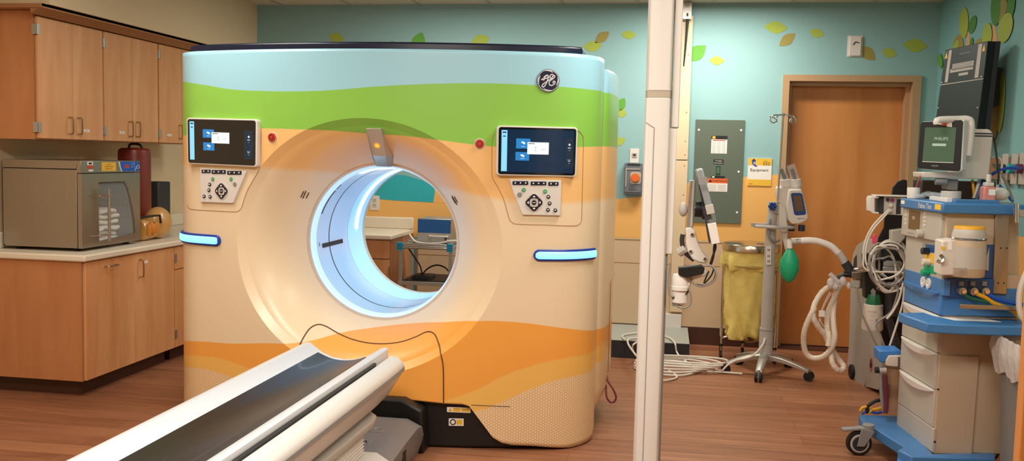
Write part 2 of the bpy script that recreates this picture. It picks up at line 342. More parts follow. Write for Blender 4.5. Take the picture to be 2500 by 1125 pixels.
for c in range(2):
    y0, ym, y1 = BYs[2*c], BYs[2*c+1], BYs[2*c+2]
    r = thing('base_cabinet', ((BX+LX)/2, (y0+y1)/2, 0), 'maple base cabinet '+blab[c], 'cabinet')
    MB().box((LX+.015, y0, .1), (BX-.022, y1-.002, CZ0), M_maplev).box((LX+.015, y0+.07, 0), (BX-.08, y1, .1), M_base).box((BX-.022, y0, .1), (BX-.018, y0+.012, CZ0), M_trimw).build('body', r, bevel=.001)
    if c == 0:
        d = MB().box((BX-.02, y0+.012, .105), (BX, ym-.002, CZ0-.006), M_maple).build('door', r, bevel=.0015)
        handle(d, (BX, y0+.20, .775), (BX, y0+.31, .775), (1, 0, 0))
        d = MB().box((BX-.02, ym+.002, .105), (BX, y1-.004, CZ0-.006), M_maple).build('door', r, bevel=.0015)
        handle(d, (BX, ym+.05, .665), (BX, ym+.05, .775), (1, 0, 0)); hinge(d, BX, y1+.012, .74); hinge(d, BX, y1+.012, .2)
        MB().box((BX, ym+.10, .745), (BX+.001, ym+.15, .762), M_paper).build('name_label', r, smooth=0)
    else:
        for za, zb in ((.66, CZ0-.006), (.105, .654)):
            d = MB().box((BX-.02, y0+.004, za), (BX, y1-.004, zb), M_maple).build('drawer' if za > .5 else 'door', r, bevel=.0015)
            handle(d, (BX, y0+.2, (za+zb)/2+.02), (BX, y0+.3, (za+zb)/2+.02), (1, 0, 0))
# back run of base cabinets seen through the bore
BFY, BX1 = 7.13, -2.16
r = thing('base_cabinet', (-2.8, 7.4, 0), 'wooden base cabinet with drawer over door, seen through the scanner bore', 'cabinet')
MB().box((-3.37, BFY+.022, .1), (BX1, WY-.02, CZ0), M_maplev).box((-3.37, BFY+.08, 0), (BX1-.02, WY-.02, .1), M_base).build('body', r, bevel=.001)
for xa, xb in ((-2.62, BX1-.01), (-3.1, -2.626)):
    d = MB().box((xa, BFY, .672), (xb, BFY+.02, CZ0-.008), M_maple).build('drawer', r, bevel=.0015); handle(d, (xa+.15, BFY, .755), (xa+.27, BFY, .755), (0, -1, 0))
    d = MB().box((xa, BFY, .105), (xb, BFY+.02, .664), M_maple).build('door', r, bevel=.0015)
    MB().cyl((xb+.001, BFY-.006, .54), (xb+.001, BFY-.006, .61), .007, M_nickel, n=10).build('hinge', d)
    MB().box((xa+.1, BFY-.001, .59), (xa+.2, BFY, .64), M_paper).build('name_label', d, smooth=0)
pts = [(LX, 4.985), (BX+.02, 4.985), (BX+.02, 7.10), (BX1+.015, 7.10), (BX1+.015, WY), (LX, WY)]
mb = MB().prism([V((x, y, CZ0)) for x, y in pts], (0, 0, CZ1-CZ0), M_counter)
mb.box((LX, 4.985, CZ1), (LX+.02, WY, CZ1+.1), M_counter).box((LX, WY-.02, CZ1), (BX1+.015, WY, CZ1+.1), M_counter)
tag(mb.build('countertop', bevel=.012, seg=3), 'pale laminate worktop running along the left wall and the back corner', 'countertop')
# wall outlet seen through the bore
def wall_plate(name, c, w_, h_, label, cat, slots=2, n=(0, -1, 0)):
    c = V(c); n = V(n); r_ = V((0, 0, 1)).cross(n)*1.0; r_ = -n.cross(V((0, 0, 1))) if False else V((0, 0, 1)).cross(n); u_ = V((0, 0, 1))
    tl = c-r_*w_/2+u_*h_/2; q = Q(tl, tl+r_*w_, tl+r_*w_-u_*h_, tl-u_*h_)
    if q.n.dot(n) < 0: q = Q(tl+r_*w_, tl, tl-u_*h_, tl+r_*w_-u_*h_)
    rr = thing(name, tuple(c-u_*h_/2), label, cat)
    mb = MB(); q.rect(mb, 0, 0, 1, 1, M_white, 0, .006, .006); mb.build('cover_plate', rr, bevel=.001)
    mb = MB()
    if slots:
        for k in range(slots):
            v = (k+.5)/slots*.7+.15; q.rect(mb, .25, v-.13, .75, v+.13, M_offw, .006, .008, .006)
            for uu in (.4, .6): q.rect(mb, uu-.03, v-.07, uu+.03, v+.01, M_ink, .008, .0085)
            q.disc(mb, .5, v+.07, .003, M_ink, .008, .0085, 8)
        mb.build('socket', rr)
    return rr, q
c = PB(915, 495)
wall_plate('power_outlet', (c.x, WY-.001, c.z), .085, .125, 'white double power outlet on the orange wall seen through the bore', 'outlet')
# ---------------------------------------------------------------- things on the left counter
def warmer():
    X1, Y0, Y1, Z0, Z1 = -3.51, 5.15, 5.79, .885, 1.42
    r = thing('warming_cabinet', (-3.78, 5.47, .865), 'boxy stainless steel warming cabinet with glass door on the left counter', 'warming cabinet')
    LX = -4.09; mb = MB().box((LX+.05, Y0, Z0), (X1-.03, Y0+.012, Z1-.055), M_steel).box((LX+.05, Y1-.012, Z0), (X1-.03, Y1, Z1-.05), M_steel).box((LX+.05, Y0, Z0), (X1-.03, Y1, Z0+.012), M_steel).box((LX+.05, Y0, Z0), (LX+.06, Y1, Z1-.05), M_steel).box((LX+.05, Y0, Z1-.05), (X1-.03, Y1, Z1), M_steel)
    mb.box((LX+.05, Y0-.001, Z1-.053), (X1-.03, Y0+.002, Z1-.05), M_ink)
    mb.build('housing', r, bevel=.002)
    mb = MB()
    for i in range(8):
        for j in range(7): mb.cyl((LX+.26+i*.04, Y1-.0135, 1.04+j*.04), (LX+.26+i*.04, Y1-.0125, 1.04+j*.04), .009, M_ink, n=10)
    for i in range(9):
        for j in range(7): mb.cyl((LX+.0615, Y0+.16+i*.04, .98+j*.04), (LX+.0605, Y0+.16+i*.04, .98+j*.04), .009, M_ink, n=10)
    mb.build('vent_holes', r)
    fz = Z1-.075
    mb = MB().box((X1-.029, Y0, fz), (X1, Y1, Z1), M_steel).build('control_fascia', r, bevel=.002)
    q = Q((X1, Y0, Z1), (X1, Y1, Z1), (X1, Y1, fz), (X1, Y0, fz)); mb = MB()
    q.rect(mb, .10, .08, .19, .36, M_paper, rad=.004); q.rect(mb, .095, .40, .195, .64, mat('red_dot', '#C8483A', .5), rad=.008); q.rect(mb, .12, .72, .19, .86, M_paper)
    q.rect(mb, .12, .14, .17, .3, M_dark, .0006, .001)
    mb.build('service_sticker', r, smooth=0); mb = MB(); q.rect(mb, .33, .12, .57, .86, M_yel, rad=.002)
    for k, t in enumerate(('CAUTION', 'CONTENTS MAY BE', 'EXTREMELY HOT')): q.text(mb, t, .45, .3+k*.19, .0075, M_ink)
    mb.build('warning_label', r, smooth=0)
    mb = MB(); bl = mat('blue_fascia', '#1F5CC0', .35)
    q.poly(mb, [(.61, .06), (.995, .06), (.995, .92), (.66, .92), (.63, .5)], M_white, 0, .0008); q.poly(mb, [(.635, .06), (.995, .06), (.995, .92), (.68, .92), (.65, .5)], bl, .0008, .0014)
    q.rect(mb, .72, .34, .80, .62, M_red, .0014, .002)
    for a_, b_ in ((.85, .3), (.89, .3), (.85, .55), (.89, .5)): q.disc(mb, a_, b_, .004, M_white, .0014, .002, 8)
    mb.tube([q.p(.90, .88, .002), q.p(.93, .55, .002), q.p(.97, .38, .002), q.p(.99, .55, .002), q.p(.96, .68, .002), q.p(.93, .64, .002)], .002, M_white)
    q.text(mb, 'WARMER', .88, .14, .005, M_white, .0016)
    mb.build('control_panel', r, smooth=0)
    # door with shaped window
    D = MB(); dq = Q((X1, Y0+.005, fz-.004), (X1, Y1, fz-.004), (X1, Y1, Z0), (X1, Y0+.005, Z0))
    hole = [(.27, .12), (.72, .12), (.78, .22), (.84, .42), (.89, .65), (.91, .88), (.27, .94)]
    outer = [(0, 0), (.8, 0), (1, 0), (1, .3), (1, .7), (1, 1), (0, 1)]
    n = 7
    for d_ in (0, 1):
        z = -.028*d_; D.add([dq.p(a_, b_, z) for a_, b_ in outer+hole], [(i, (i+1) % n, n+(i+1) % n, n+i) for i in range(n)], M_steel)
    D.add([dq.p(a_, b_, 0) for a_, b_ in hole]+[dq.p(a_, b_, -.028) for a_, b_ in hole], [(i, (i+1) % n, n+(i+1) % n, n+i) for i in range(n)], M_steel)
    D.add([dq.p(a_, b_, 0) for a_, b_ in outer]+[dq.p(a_, b_, -.028) for a_, b_ in outer], [(i, (i+1) % n, n+(i+1) % n, n+i) for i in range(n)], M_steel)
    d = D.build('door', r)
    g = MB(); dq.poly(g, hole, M_glass, -.016, -.012); g.build('window_pane', d)
    h = MB(); a_, b_ = dq.p(.32, .21, .05), dq.p(.32, .93, .05); h.cyl(a_, b_, .009, M_alu)
    for v in (.30, .84): h.cyl(dq.p(.32, v, .05), dq.p(.12, v, .0), .004, M_chrome, n=10).cyl(dq.p(.32, v, .05), dq.p(.22, v, .025), .008, M_chrome, n=10)
    h.build('handle', d)
    for x in (LX+.12, X1-.07):
        for y in (Y0+.06, Y1-.06): MB().cyl((x, y, .865), (x, y, Z0), .02, M_rubber, n=12).build('foot', r)
warmer()
# folded blankets inside the warmer
tw = mat('white_linen', '#E4DDD2', .9, bump=(90, .3))
for k in range(6):
    z = .898+k*.036; o = []
    random.seed(k); j = random.uniform(-.015, .015)
    mb = MB(); ring = []
    n = 26
    for s_ in range(9):
        y = 5.29+s_*.33/8+.006*sin(s_*2.1+k)-.02*(k%2); rr = []
        for i in range(n):
            t = 2*pi*i/n; cx_ = .185+j+.012*sin(s_*1.7+k*2); x = -3.74+cx_*(abs(cos(t))**.35)*(1 if cos(t) > 0 else -1); zz = z+.016+(.015+.002*sin(4*x*30+s_))*(abs(sin(t))**.5)*(1 if sin(t) > 0 else -1)+.006*sin(s_*1.3+x*9+k*1.3)
            rr.append(V((x, y, zz)))
        ring.append(rr)
    mb.loft(ring, tw); o = mb.build('folded_blanket', smooth=60)
    tag(o, 'folded white cotton blanket inside the warming cabinet, %s of the pile' % ['lowest', 'second from the bottom', 'third from the bottom', 'third from the top', 'second from the top', 'topmost'][k], 'blanket', 'blankets in the warming cabinet')
# dark red cylinder with black strap handle
r = thing('red_canister', (-3.80, 6.20, .865), 'tall dark red canister with black strap handle behind the steel warming cabinet', 'canister')
mr = mat('maroon_plastic', '#7E2F22', .35)
MB().lathe((-3.80, 6.20, .866), [(.0, 0), (.10, 0), (.112, .012), (.112, .60), (.108, .625), (.09, .638), (0, .642)], mr, n=32).build('body', r)
MB().lathe((-3.80, 6.20, .866), [(.113, .05), (.116, .055), (.116, .07), (.113, .075)], mr).build('rib', r)
for s_ in (-.012, .022): MB().tube([(-3.80+.857*a_-.5*s_, 6.20+.515*a_+.857*s_, 1.50+h_) for a_, h_ in ((-.035, -.004), (-.03, .028), (0, .036), (.035, .03), (.05, .012), (.06, -.006))], .009, M_black).build('strap_handle', r)
# amber phantom head
r = thing('phantom_head', (-3.58, 6.1, .865), 'translucent amber plastic head phantom lying on the counter beside the scanner', 'phantom')
am = mat('amber_resin', '#EBB468', .3, trans=.25, coat=.3); amd = mat('amber_inner', '#D98A2E', .4)
mb = MB(); mb.ell((-3.58, 6.13, .980), .088, .115, .112, am, n=28, k=16); mb.build('dome', r)
mb = MB().loft([[V((-3.575+ax*.8, y-.18, .945+az*.9)) for ax, az in [(.075*s_*cos(2*pi*i/20), .085*s_*sin(2*pi*i/20)) for i in range(20)]] for y, s_ in ((6.06, .8), (6.09, 1), (6.16, .95), (6.22, .9))], am); mb.build('neck', r)
mb = MB()
for i in range(4): mb.ell((-3.515, 5.90+i*.03, .945+.012*(i % 2)), .02, .013, .045, amd, n=12, k=8)
mb.build('insert', r)
MB().tube([(-3.57, 5.87, 1.03), (-3.51, 5.96, 1.04), (-3.495, 6.01, 1.04), (-3.49, 6.015, .985)], .008, M_black, smooth=1).build('strap', r)
o = MB().box((-4.0, 6.62, CZ1), (-3.86, 6.80, 1.25), M_dark).build('grey_case', bevel=.01); tag(o, 'dark grey upright case on the counter against the scanner side', 'case')
# ---------------------------------------------------------------- the scanner gantry
GX, GZ, GT = -1.525, 1.025, 2.025
HW = 1.17
def plan(s):                                  # front-cover plan curve: arc length-like s -> (x, y, nx, ny)
    a = abs(s); sg = 1 if s >= 0 else -1; x1 = .95; R = .296; a0 = .26
    if a <= x1: x, y = a, 4.53+.14*a*a/.9025; ang = math.atan(.31*a)
    else:
        L = a-x1; ph = min(a0+L/R, pi/2); x = x1+R*(sin(ph)-sin(a0)); y = 4.67+R*(cos(a0)-cos(ph)); rest = L-(ph-a0)*R
        if ph >= pi/2-1e-9: y += rest
        ang = ph
    return GX+sg*x, y, sg*sin(ang), -cos(ang)
SM = .95+.296*(pi/2-.26)+.06
R0, DA, DB = .425, .712, .655
RIMY = 4.88
def dish_out(th): return DA*DB/sqrt((DB*cos(th))**2+(DA*sin(th))**2)
def gs(s, z, out=0.):                          # point on the front cover skin
    x, y, nx, ny = plan(s); dx, dz = x-GX, z-GZ; r = sqrt(dx*dx+dz*dz); th = atan2(dz, dx); ro = dish_out(th); add = 0
    if r < ro:
        t = max(0, (r-R0)/(ro-R0)); w_ = min(1, (1-t)/.16); full = RIMY-y
        prof = .10*w_+.90*max(0, (1-t-.16)/.84)**1.45
        add = full*prof
    return V((x+nx*out, y+add+ny*out, z))
def gpx(px, py, out=0.):                       # photo point -> skin (s, z)
    s, z = -.5, 1.; y = 4.6
    for _ in range(40):
        p = at(px, py, y); dx = p.x-GX
        a = abs(dx)
        if a <= .95: s = dx
        else:
            ph = math.asin(min(1, (a-.95)/.296+sin(.26))); s = math.copysign(.95+(ph-.26)*.296, dx)
        y = y*.5+gs(s, p.z, 0).y*.5; z = p.z
    return s, z
def G(px, py, out=0.): s, z = gpx(px, py); return gs(s, z, out)
def gsz(px, py): return gpx(px, py)
# livery material: wavy bands by height as a function of the position along the cover
S0, S1 = -1.6, 2.0
def livery():
    m = bpy.data.materials.new('painted_landscape_livery'); m.use_nodes = True; nt = m.node_tree; b = nt.nodes['Principled BSDF']; L = nt.links.new; N = nt.nodes.new
    uv = N('ShaderNodeUVMap'); uv.uv_map = 'uv'; sp = N('ShaderNodeSeparateXYZ'); L(uv.outputs[0], sp.inputs[0])
    def math_(op, a, b_=None, c=None, clamp=False):
        n = N('ShaderNodeMath'); n.operation = op; n.use_clamp = clamp
        for i, x in enumerate((a, b_, c)):
            if x is None: continue
            if isinstance(x, (int, float)): n.inputs[i].default_value = x
            else: L(x, n.inputs[i])
        return n.outputs[0]
    u = math_('DIVIDE', math_('SUBTRACT', sp.outputs[0], S0), S1-S0)
    def band(pts, soft):
        q = sorted([gsz(*p) for p in pts]); q = [(( s-S0)/(S1-S0), z/2.1) for s, z in q]
        c = N('ShaderNodeFloatCurve'); cv = c.mapping.curves[0]
        q = [(0, q[0][1])]+q+[(1, q[-1][1])]
        cv.points[0].location = q[0]; cv.points[1].location = q[-1]
        for p in q[1:-1]: cv.points.new(*p)
        c.mapping.use_clip = False; c.mapping.update(); L(u, c.inputs['Value'])
        zb = math_('MULTIPLY', c.outputs[0], 2.1)
        return math_('DIVIDE', math_('SUBTRACT', zb, sp.outputs[1]), soft, clamp=True)      # 1 below the line
    A = band([(442, 198), (500, 207), (560, 217), (640, 221.5), (720, 222.5), (800, 220), (900, 212), (1000, 206), (1100, 203), (1200, 203), (1300, 207), (1380, 212), (1440, 218), (1472, 223)], .002)
    B = band([(442, 334), (500, 325), (560, 318), (640, 313), (722, 315), (806, 318), (870, 323), (933, 327), (1017, 334), (1092, 344), (1163, 353), (1209, 357), (1410, 358), (1472, 357)], .002)
    Cc = band([(442, 395), (540, 400), (640, 403), (720, 408), (790, 412), (900, 425), (1000, 440), (1117, 458), (1209, 478), (1300, 487), (1470, 482)], .03)
    D = band([(442, 822), (492, 833), (568, 838), (644, 837), (743, 834), (834, 811), (910, 799), (986, 790), (1060, 786), (1160, 783), (1250, 785), (1350, 797), (1440, 806), (1472, 806)], .002)
    E_ = band([(442, 852), (530, 871), (591, 890), (700, 930), (850, 985), (1000, 995), (1084, 976), (1130, 961), (1176, 943), (1222, 918), (1299, 890), (1380, 871), (1437, 861), (1470, 850)], .012)
    F_ = band([(442, 888), (492, 898), (553, 915), (640, 950), (800, 1010), (1000, 1030), (1130, 1010), (1158, 1004), (1207, 988), (1253, 967), (1299, 947), (1360, 926), (1437, 906), (1470, 893)], .006)
    # honeycomb dots
    def dots(ox, oy):
        x = math_('SUBTRACT', math_('FRACT', math_('ADD', math_('MULTIPLY', sp.outputs[0], 1/.0215), ox)), .5)
        y = math_('MULTIPLY', math_('SUBTRACT', math_('FRACT', math_('ADD', math_('MULTIPLY', sp.outputs[1], 1/.0215/1.0), oy)), .5), 1.0)
        return math_('SQRT', math_('ADD', math_('MULTIPLY', x, x), math_('MULTIPLY', y, y)))
    def dots2(o):
        sx, sy = .026, .015
        x = math_('MULTIPLY', math_('SUBTRACT', math_('FRACT', math_('ADD', math_('MULTIPLY', sp.outputs[0], 1/sx), o)), .5), sx)
        y = math_('MULTIPLY', math_('SUBTRACT', math_('FRACT', math_('ADD', math_('MULTIPLY', sp.outputs[1], 1/sy), o)), .5), sy)
        return math_('SQRT', math_('ADD', math_('MULTIPLY', x, x), math_('MULTIPLY', y, y)))
    dd = math_('MINIMUM', dots2(0.), dots2(.5)); hx = math_('DIVIDE', math_('SUBTRACT', .0072, dd), .0026, clamp=True)
    hc = N('ShaderNodeMix'); hc.data_type = 'RGBA'; hc.inputs[6].default_value = lin('#E2B47C'); hc.inputs[7].default_value = lin('#F6DDB4'); L(hx, hc.inputs[0])
    cur = None
    def mix(f, a, b_):
        n = N('ShaderNodeMix'); n.data_type = 'RGBA'; L(f, n.inputs[0])
        for i, x in ((6, a), (7, b_)):
            if isinstance(x, str): n.inputs[i].default_value = lin(x)
            else: L(x, n.inputs[i])
        return n.outputs[2]
    c = mix(A, '#A2D6E6', '#8ECA50'); c = mix(B, c, '#F8C580'); c = mix(Cc, c, '#F3DCB8'); c = mix(D, c, '#FAAC4C'); c = mix(E_, c, '#F7C264'); c = mix(F_, c, hc.outputs[2])
    L(c, b.inputs['Base Color']); b.inputs['Roughness'].default_value = .34; b.inputs['Coat Weight'].default_value = .2; b.inputs['Coat Roughness'].default_value = .25
    MATS['livery'] = m; return m
M_liv = livery()
gan = thing('scanner_gantry', (GX, 5.2, 0), 'large ring-shaped medical scanner painted with blue, green and orange landscape bands', 'scanner')
# outline of the front cover in (s, z)
ro_ = [gsz(*p) for p in ((1448, 1062), (1420, 1084), (1390, 1092), (1300, 1088), (1250, 1086), (1225, 1081), (1203, 1068), (1180, 1040), (1158, 1005), (1146, 992), (1130, 987), (1085, 985), (1000, 976), (940, 971))]
zb_ = ro_[-1][1]
right = [(SM, GT-.005), (SM, ro_[0][1]+.02)]+ro_
poly = [(-SM, GT)]+[(SM*(i/8-1), GT) for i in range(1, 16)]+right+[(-s, z) for s, z in reversed(ro_)]+[(-SM, ro_[0][1]+.02)]
ctr = (0., GZ)
def hit(th):
    best = None
    dx, dz = cos(th), sin(th)
    for i in range(len(poly)):
        (x0, z0), (x1, z1) = poly[i], poly[(i+1) % len(poly)]
        ex, ez = x1-x0, z1-z0; den = dx*ez-dz*ex
        if abs(den) < 1e-12: continue
        fx, fz = x0-ctr[0], z0-ctr[1]
        t = (fx*ez-fz*ex)/den; k = (fx*dz-fz*dx)/den
        if t > 0 and -1e-6 <= k <= 1+1e-6 and (best is None or t > best): best = t
    return best
ths = sorted(set([round(2*pi*i/300-pi, 6) for i in range(300)]+[round(atan2(z-GZ, s), 6) for s, z in poly]))
rings = []; uvs = []
tt = [0, .03, .08, .15, .24, .34, .45, .56, .67, .76, .8398, .8402, .92, .999, 1.0005]
for th in ths:
    ro = dish_out(th); Rm = hit(th); row = []; uvr = []
    for t in tt: r = R0+(ro-R0)*t; row.append((r*cos(th), GZ+r*sin(th)))
    for j in range(1, 25):
        r = ro*1.001+(max(Rm, ro+.002)-ro*1.001)*(j/24); row.append((r*cos(th), GZ+r*sin(th)))
    rings.append([gs(s, z) for s, z in row]); uvs.append(row)
mb = MB(); n = len(rings[0]); vs = [p for r in rings for p in r]; K = len(rings)
fs = [(k*n+i, k*n+i+1, ((k+1) % K)*n+i+1, ((k+1) % K)*n+i) for k in range(K) for i in range(n-1)]
mb.add(vs, fs, M_liv); mb.uv = [c for r in uvs for c in r]
fc = mb.build('front_cover', gan, smooth=60)
sh_ = {tt.index(.8398), tt.index(.8402), tt.index(.999), tt.index(1.0005)}
me = fc.data; at_ = me.attributes.get('sharp_edge') or me.attributes.new('sharp_edge', 'BOOLEAN', 'EDGE')
if len(me.vertices) == K*n:
    for e_ in me.edges:
        a_, b_ = e_.vertices
        if a_ % n == b_ % n and a_ % n in sh_: at_.data[e_.index].value = True
so = fc.modifiers.new('solid', 'SOLIDIFY'); so.thickness = .012; so.offset = -1
# side/rear covers, one each side, standing a little lower than the front
def side_cover(sg):
    prof = [(1.10, 5.0), (1.175, 5.03), (1.205, 5.12), (1.225, 5.3), (1.225, 5.5), (1.19, 5.68), (1.08, 5.78), (.85, 5.80)]
    pl = spline([(a, b, 0) for a, b in prof], 3); zs = [.13, .17, .24, .6, 1.2, 1.7, 1.965, 1.98]; sh = [.035, .012, 0, 0, 0, 0, 0, .012]
    mb = MB(); rows = []; uv = []
    L0 = 0; acc = [0]
    for i in range(1, len(pl)): acc.append(acc[-1]+(pl[i]-pl[i-1]).length)
    for z, q in zip(zs, sh):
        zz = z
        rows.append([V((GX+sg*(p.x-q), p.y, zz+(.10*max(0, (p.y-5.1))/.7 if z < .2 else -.02*max(0, p.y-5.2)))) for p in pl]); uv += [(sg*(1.38+a), zz) for a in acc]
    mb.loft(rows, M_liv, closed=False); mb.uv = uv; return mb.build('side_cover', gan, smooth=50)
for sg in (1, -1):
    sc_ = side_cover(sg)
    MB().tube([(GX+sg*1.227, 5.22, z) for z in (.3, .75)]+[(GX+sg*1.227, 5.30, .82), (GX+sg*1.228, 5.5, .83)], .003, M_trimw).build('panel_seam', sc_)
# rear wall, roof and black lid
mb = MB()
N_ = 72; out_r = []
for i in range(N_):
    th = 2*pi*i/N_; c_, s_ = cos(th), sin(th); k = min(1.1/abs(c_) if abs(c_) > 1e-6 else 9, (.95 if s_ > 0 else .9)/abs(s_) if abs(s_) > 1e-6 else 9); out_r.append((k*c_, k*s_))
mb.add([V((GX+.41*cos(2*pi*i/N_), 5.80, GZ+.41*sin(2*pi*i/N_))) for i in range(N_)]+[V((GX+a, 5.80, GZ+b)) for a, b in out_r], [(i, (i+1) % N_, N_+(i+1) % N_, N_+i) for i in range(N_)], M_offw)
mb.build('rear_panel', gan)
def roof(z0, z1, ins, ya, yb, mt, name, xm=1.17):
    pts = []
    for i in range(41):
        s = (i/20-1)*(SM-.02-ins*.5); x, y, nx, ny = plan(s); pts.append(V((x-nx*ins, min(y-ny*ins, yb-.02), z0)))
    pts = [p for p in pts]+[V((GX+xm-ins, yb, z0)), V((GX-xm+ins, yb, z0))]
    return MB().prism(pts, (0, 0, z1-z0), mt).build(name, gan, bevel=.006)
roof(GT-.03, GT-.004, .013, 0, 4.98, M_dark, 'roof_edge')
o = MB().box((GX-1.09, 4.98, 1.9), (GX+1.13, 5.78, 1.965), M_dark).build('rear_roof', gan, bevel=.01)
pts = []
for i in range(41):
    s = (i/20-1)*1.09; x, y, nx, ny = plan(s); pts.append(V((x, y+.05, GT-.004)))
pts += [V((GX+1.07, 5.4, GT-.004)), V((GX-1.07, 5.4, GT-.004))]
MB().prism(pts, (0, 0, .045), M_navy).build('top_lid', gan, bevel=.01, seg=3)
# black base
mb = MB(); pts = []
for i in range(31):
    s = (i/15-1)*1.12; x, y, nx, ny = plan(s); pts.append(V((x-nx*.03, y-ny*.03, .004)))
pts += [V((GX+1.10, 5.4, .004)), V((GX+.95, 5.75, .004)), V((GX-.95, 5.75, .004)), V((GX-1.10, 5.4, .004))]
mb.prism(pts, (0, 0, .40), M_black); mb.build('base', gan, bevel=.012)
# bore: liner, rims, light ring and strips
def ringarc(y, r, a0, a1, w_, h_, n=48, mt=None, mb=None):
    mb = mb or MB(); R_ = []
    for i in range(n+1):
        a = radians(a0+(a1-a0)*i/n); c_, s_ = cos(a), sin(a)
        R_.append([V((GX+q*c_, yy, GZ+q*s_)) for q, yy in ((r, y), (r, y+w_), (r-h_, y+w_), (r-h_, y))])
    closed = abs(a1-a0) >= 359.9
    mb.loft(R_, mt, cap=not closed); return mb
M_bore = mat('glowing_bore_liner', '#CBDDF0', .25, emit='#8CC0F0', es=.26, coat=.3)  # emission on liner and band stands in for LED light spread through the bore
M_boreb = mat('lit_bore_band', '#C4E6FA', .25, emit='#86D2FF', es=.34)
M_led = mat('white_light_strip', '#FFFFFF', .4, emit='#DDF2FF', es=6)
M_ledb = mat('blue_light_ring', '#CFE9FF', .4, emit='#A6D0FF', es=.55)
mb = MB(); N_ = 96
prof = [(R0-.004, RIMY+.006), (R0-.008, RIMY+.010), (R0-.012, RIMY+.016), (.408, RIMY+.03), (.402, RIMY+.06)]
mb.loft([[V((GX+r*cos(2*pi*i/N_), y, GZ+r*sin(2*pi*i/N_))) for i in range(N_)] for r, y in prof], M_ledb, cap=False); mb.build('glowing_rim', gan)
ringarc(RIMY-.002, R0+.003, 0, 360, .010, .012, 96, mat('rim_lip', '#DCD6D8', .3)).build('rim_lip', gan)
def tube_y(y0, y1, r, mt, name):
    return MB().loft([[V((GX+r*cos(2*pi*i/N_), y, GZ+r*sin(2*pi*i/N_))) for i in range(N_)] for y in (y0, y1)], mt, cap=False).build(name, gan)
tube_y(RIMY+.06, 5.45, .402, M_bore, 'bore_liner'); tube_y(5.45, 5.74, .402, M_boreb, 'bore_liner')
ringarc(5.13, .4025, 0, 360, .012, .001, 96, M_navy).build('centre_ring', gan)
ringarc(5.45, .4025, 0, 360, .003, .001, 96, M_alu).build('joint_ring', gan)
ringarc(5.735, .412, 0, 360, .04, .012, 96, M_offw).build('rear_rim', gan)
ringarc(5.60, .401, 107, 179, .034, .004, 40, M_led).build('light_strip', gan)
ringarc(RIMY+.07, .401, 85, 113, .05, .003, 30, M_led).build('light_strip', gan)
mb = MB(); a = radians(187); c_, s_ = cos(a), sin(a); t_ = V((-s_, 0, c_))
mb.prism([V((GX+.4*c_, 5.02, GZ+.4*s_))+t_*.012, V((GX+.4*c_, 5.35, GZ+.4*s_))+t_*.012, V((GX+.4*c_, 5.35, GZ+.4*s_))-t_*.012, V((GX+.4*c_, 5.02, GZ+.4*s_))-t_*.012], (.003, 0, 0), M_dark); mb.build('alignment_mark', gan)
mb = MB(); ringarc(4.975, .4015, 184, 187, .013, .001, 4, M_grey, mb).build('alignment_mark', gan)
mb = MB(); ringarc(RIMY+.068, .4015, 138, 160, .012, .002, 20, M_dark, mb); ringarc(RIMY+.068, .4015, 131, 136, .006, .002, 8, M_dark, mb); mb.build('side_slot', gan)
ringarc(RIMY+.04, .4075, 250, 318, .09, .002, 20, mat('bore_window', '#C9D6DC', .1, coat=.6)).build('bore_window', gan)
# lower cover seam and other thin seams drawn on the skin
def seam(pts, r=.0028, name='seam', mt=None, out=.0005, parent=None, k=5):
    q = [V((*gsz(*p), 0)) for p in pts]; q = spline(q, k)
    return MB().tube([gs(p.x, p.y, out) for p in q], r, mt or M_brown, smooth=1, n=6).build(name, parent or gan)
seam([(732, 842), (742, 822), (757, 801), (776, 792), (795, 796), (825, 813), (860, 828), (900, 837), (940, 839), (980, 834), (1015, 822), (1038, 811), (1052, 810), (1063, 818), (1071, 838), (1077, 868), (1082, 895), (1083, 940), (1083, 983)], .0036, 'lower_cover_seam')
for pts in (((457, 498), (462, 508), (478, 512), (530, 515), (572, 517), (584, 514), (590, 506), (595, 490), (604, 465), (618, 440), (630, 420), (636, 400), (637, 360), (637, 318), (630, 304)),
            ((1208, 326), (1202, 340), (1201, 380), (1201, 424), (1204, 438), (1213, 453), (1228, 482), (1238, 515), (1243, 533), (1251, 543), (1265, 547), (1330, 549), (1398, 551), (1411, 549), (1418, 542), (1420, 528), (1422, 440), (1424, 346), (1420, 328), (1410, 318))): seam(pts, .0016, 'console_seam', M_trimw)
seam([(1150, 988), (1170, 989), (1200, 990.5), (1245, 992)], .0016, 'skirt_slit', M_dark)
# vent slits
for pts in (((735, 482, 742, 467), (740, 484, 748, 466), (748, 484, 755, 470)), ((1104, 482, 1112, 496), (1103, 478, 1116, 500), (1109, 480, 1117, 494))):
    mb = MB()
    for x0, y0, x1, y1 in pts: mb.tube([G(x0, y0)-V((0, .003, 0)), G(x1, y1)-V((0, .003, 0))], .0025, M_dark, smooth=1, n=6)
    mb.build('speaker_slits', gan)
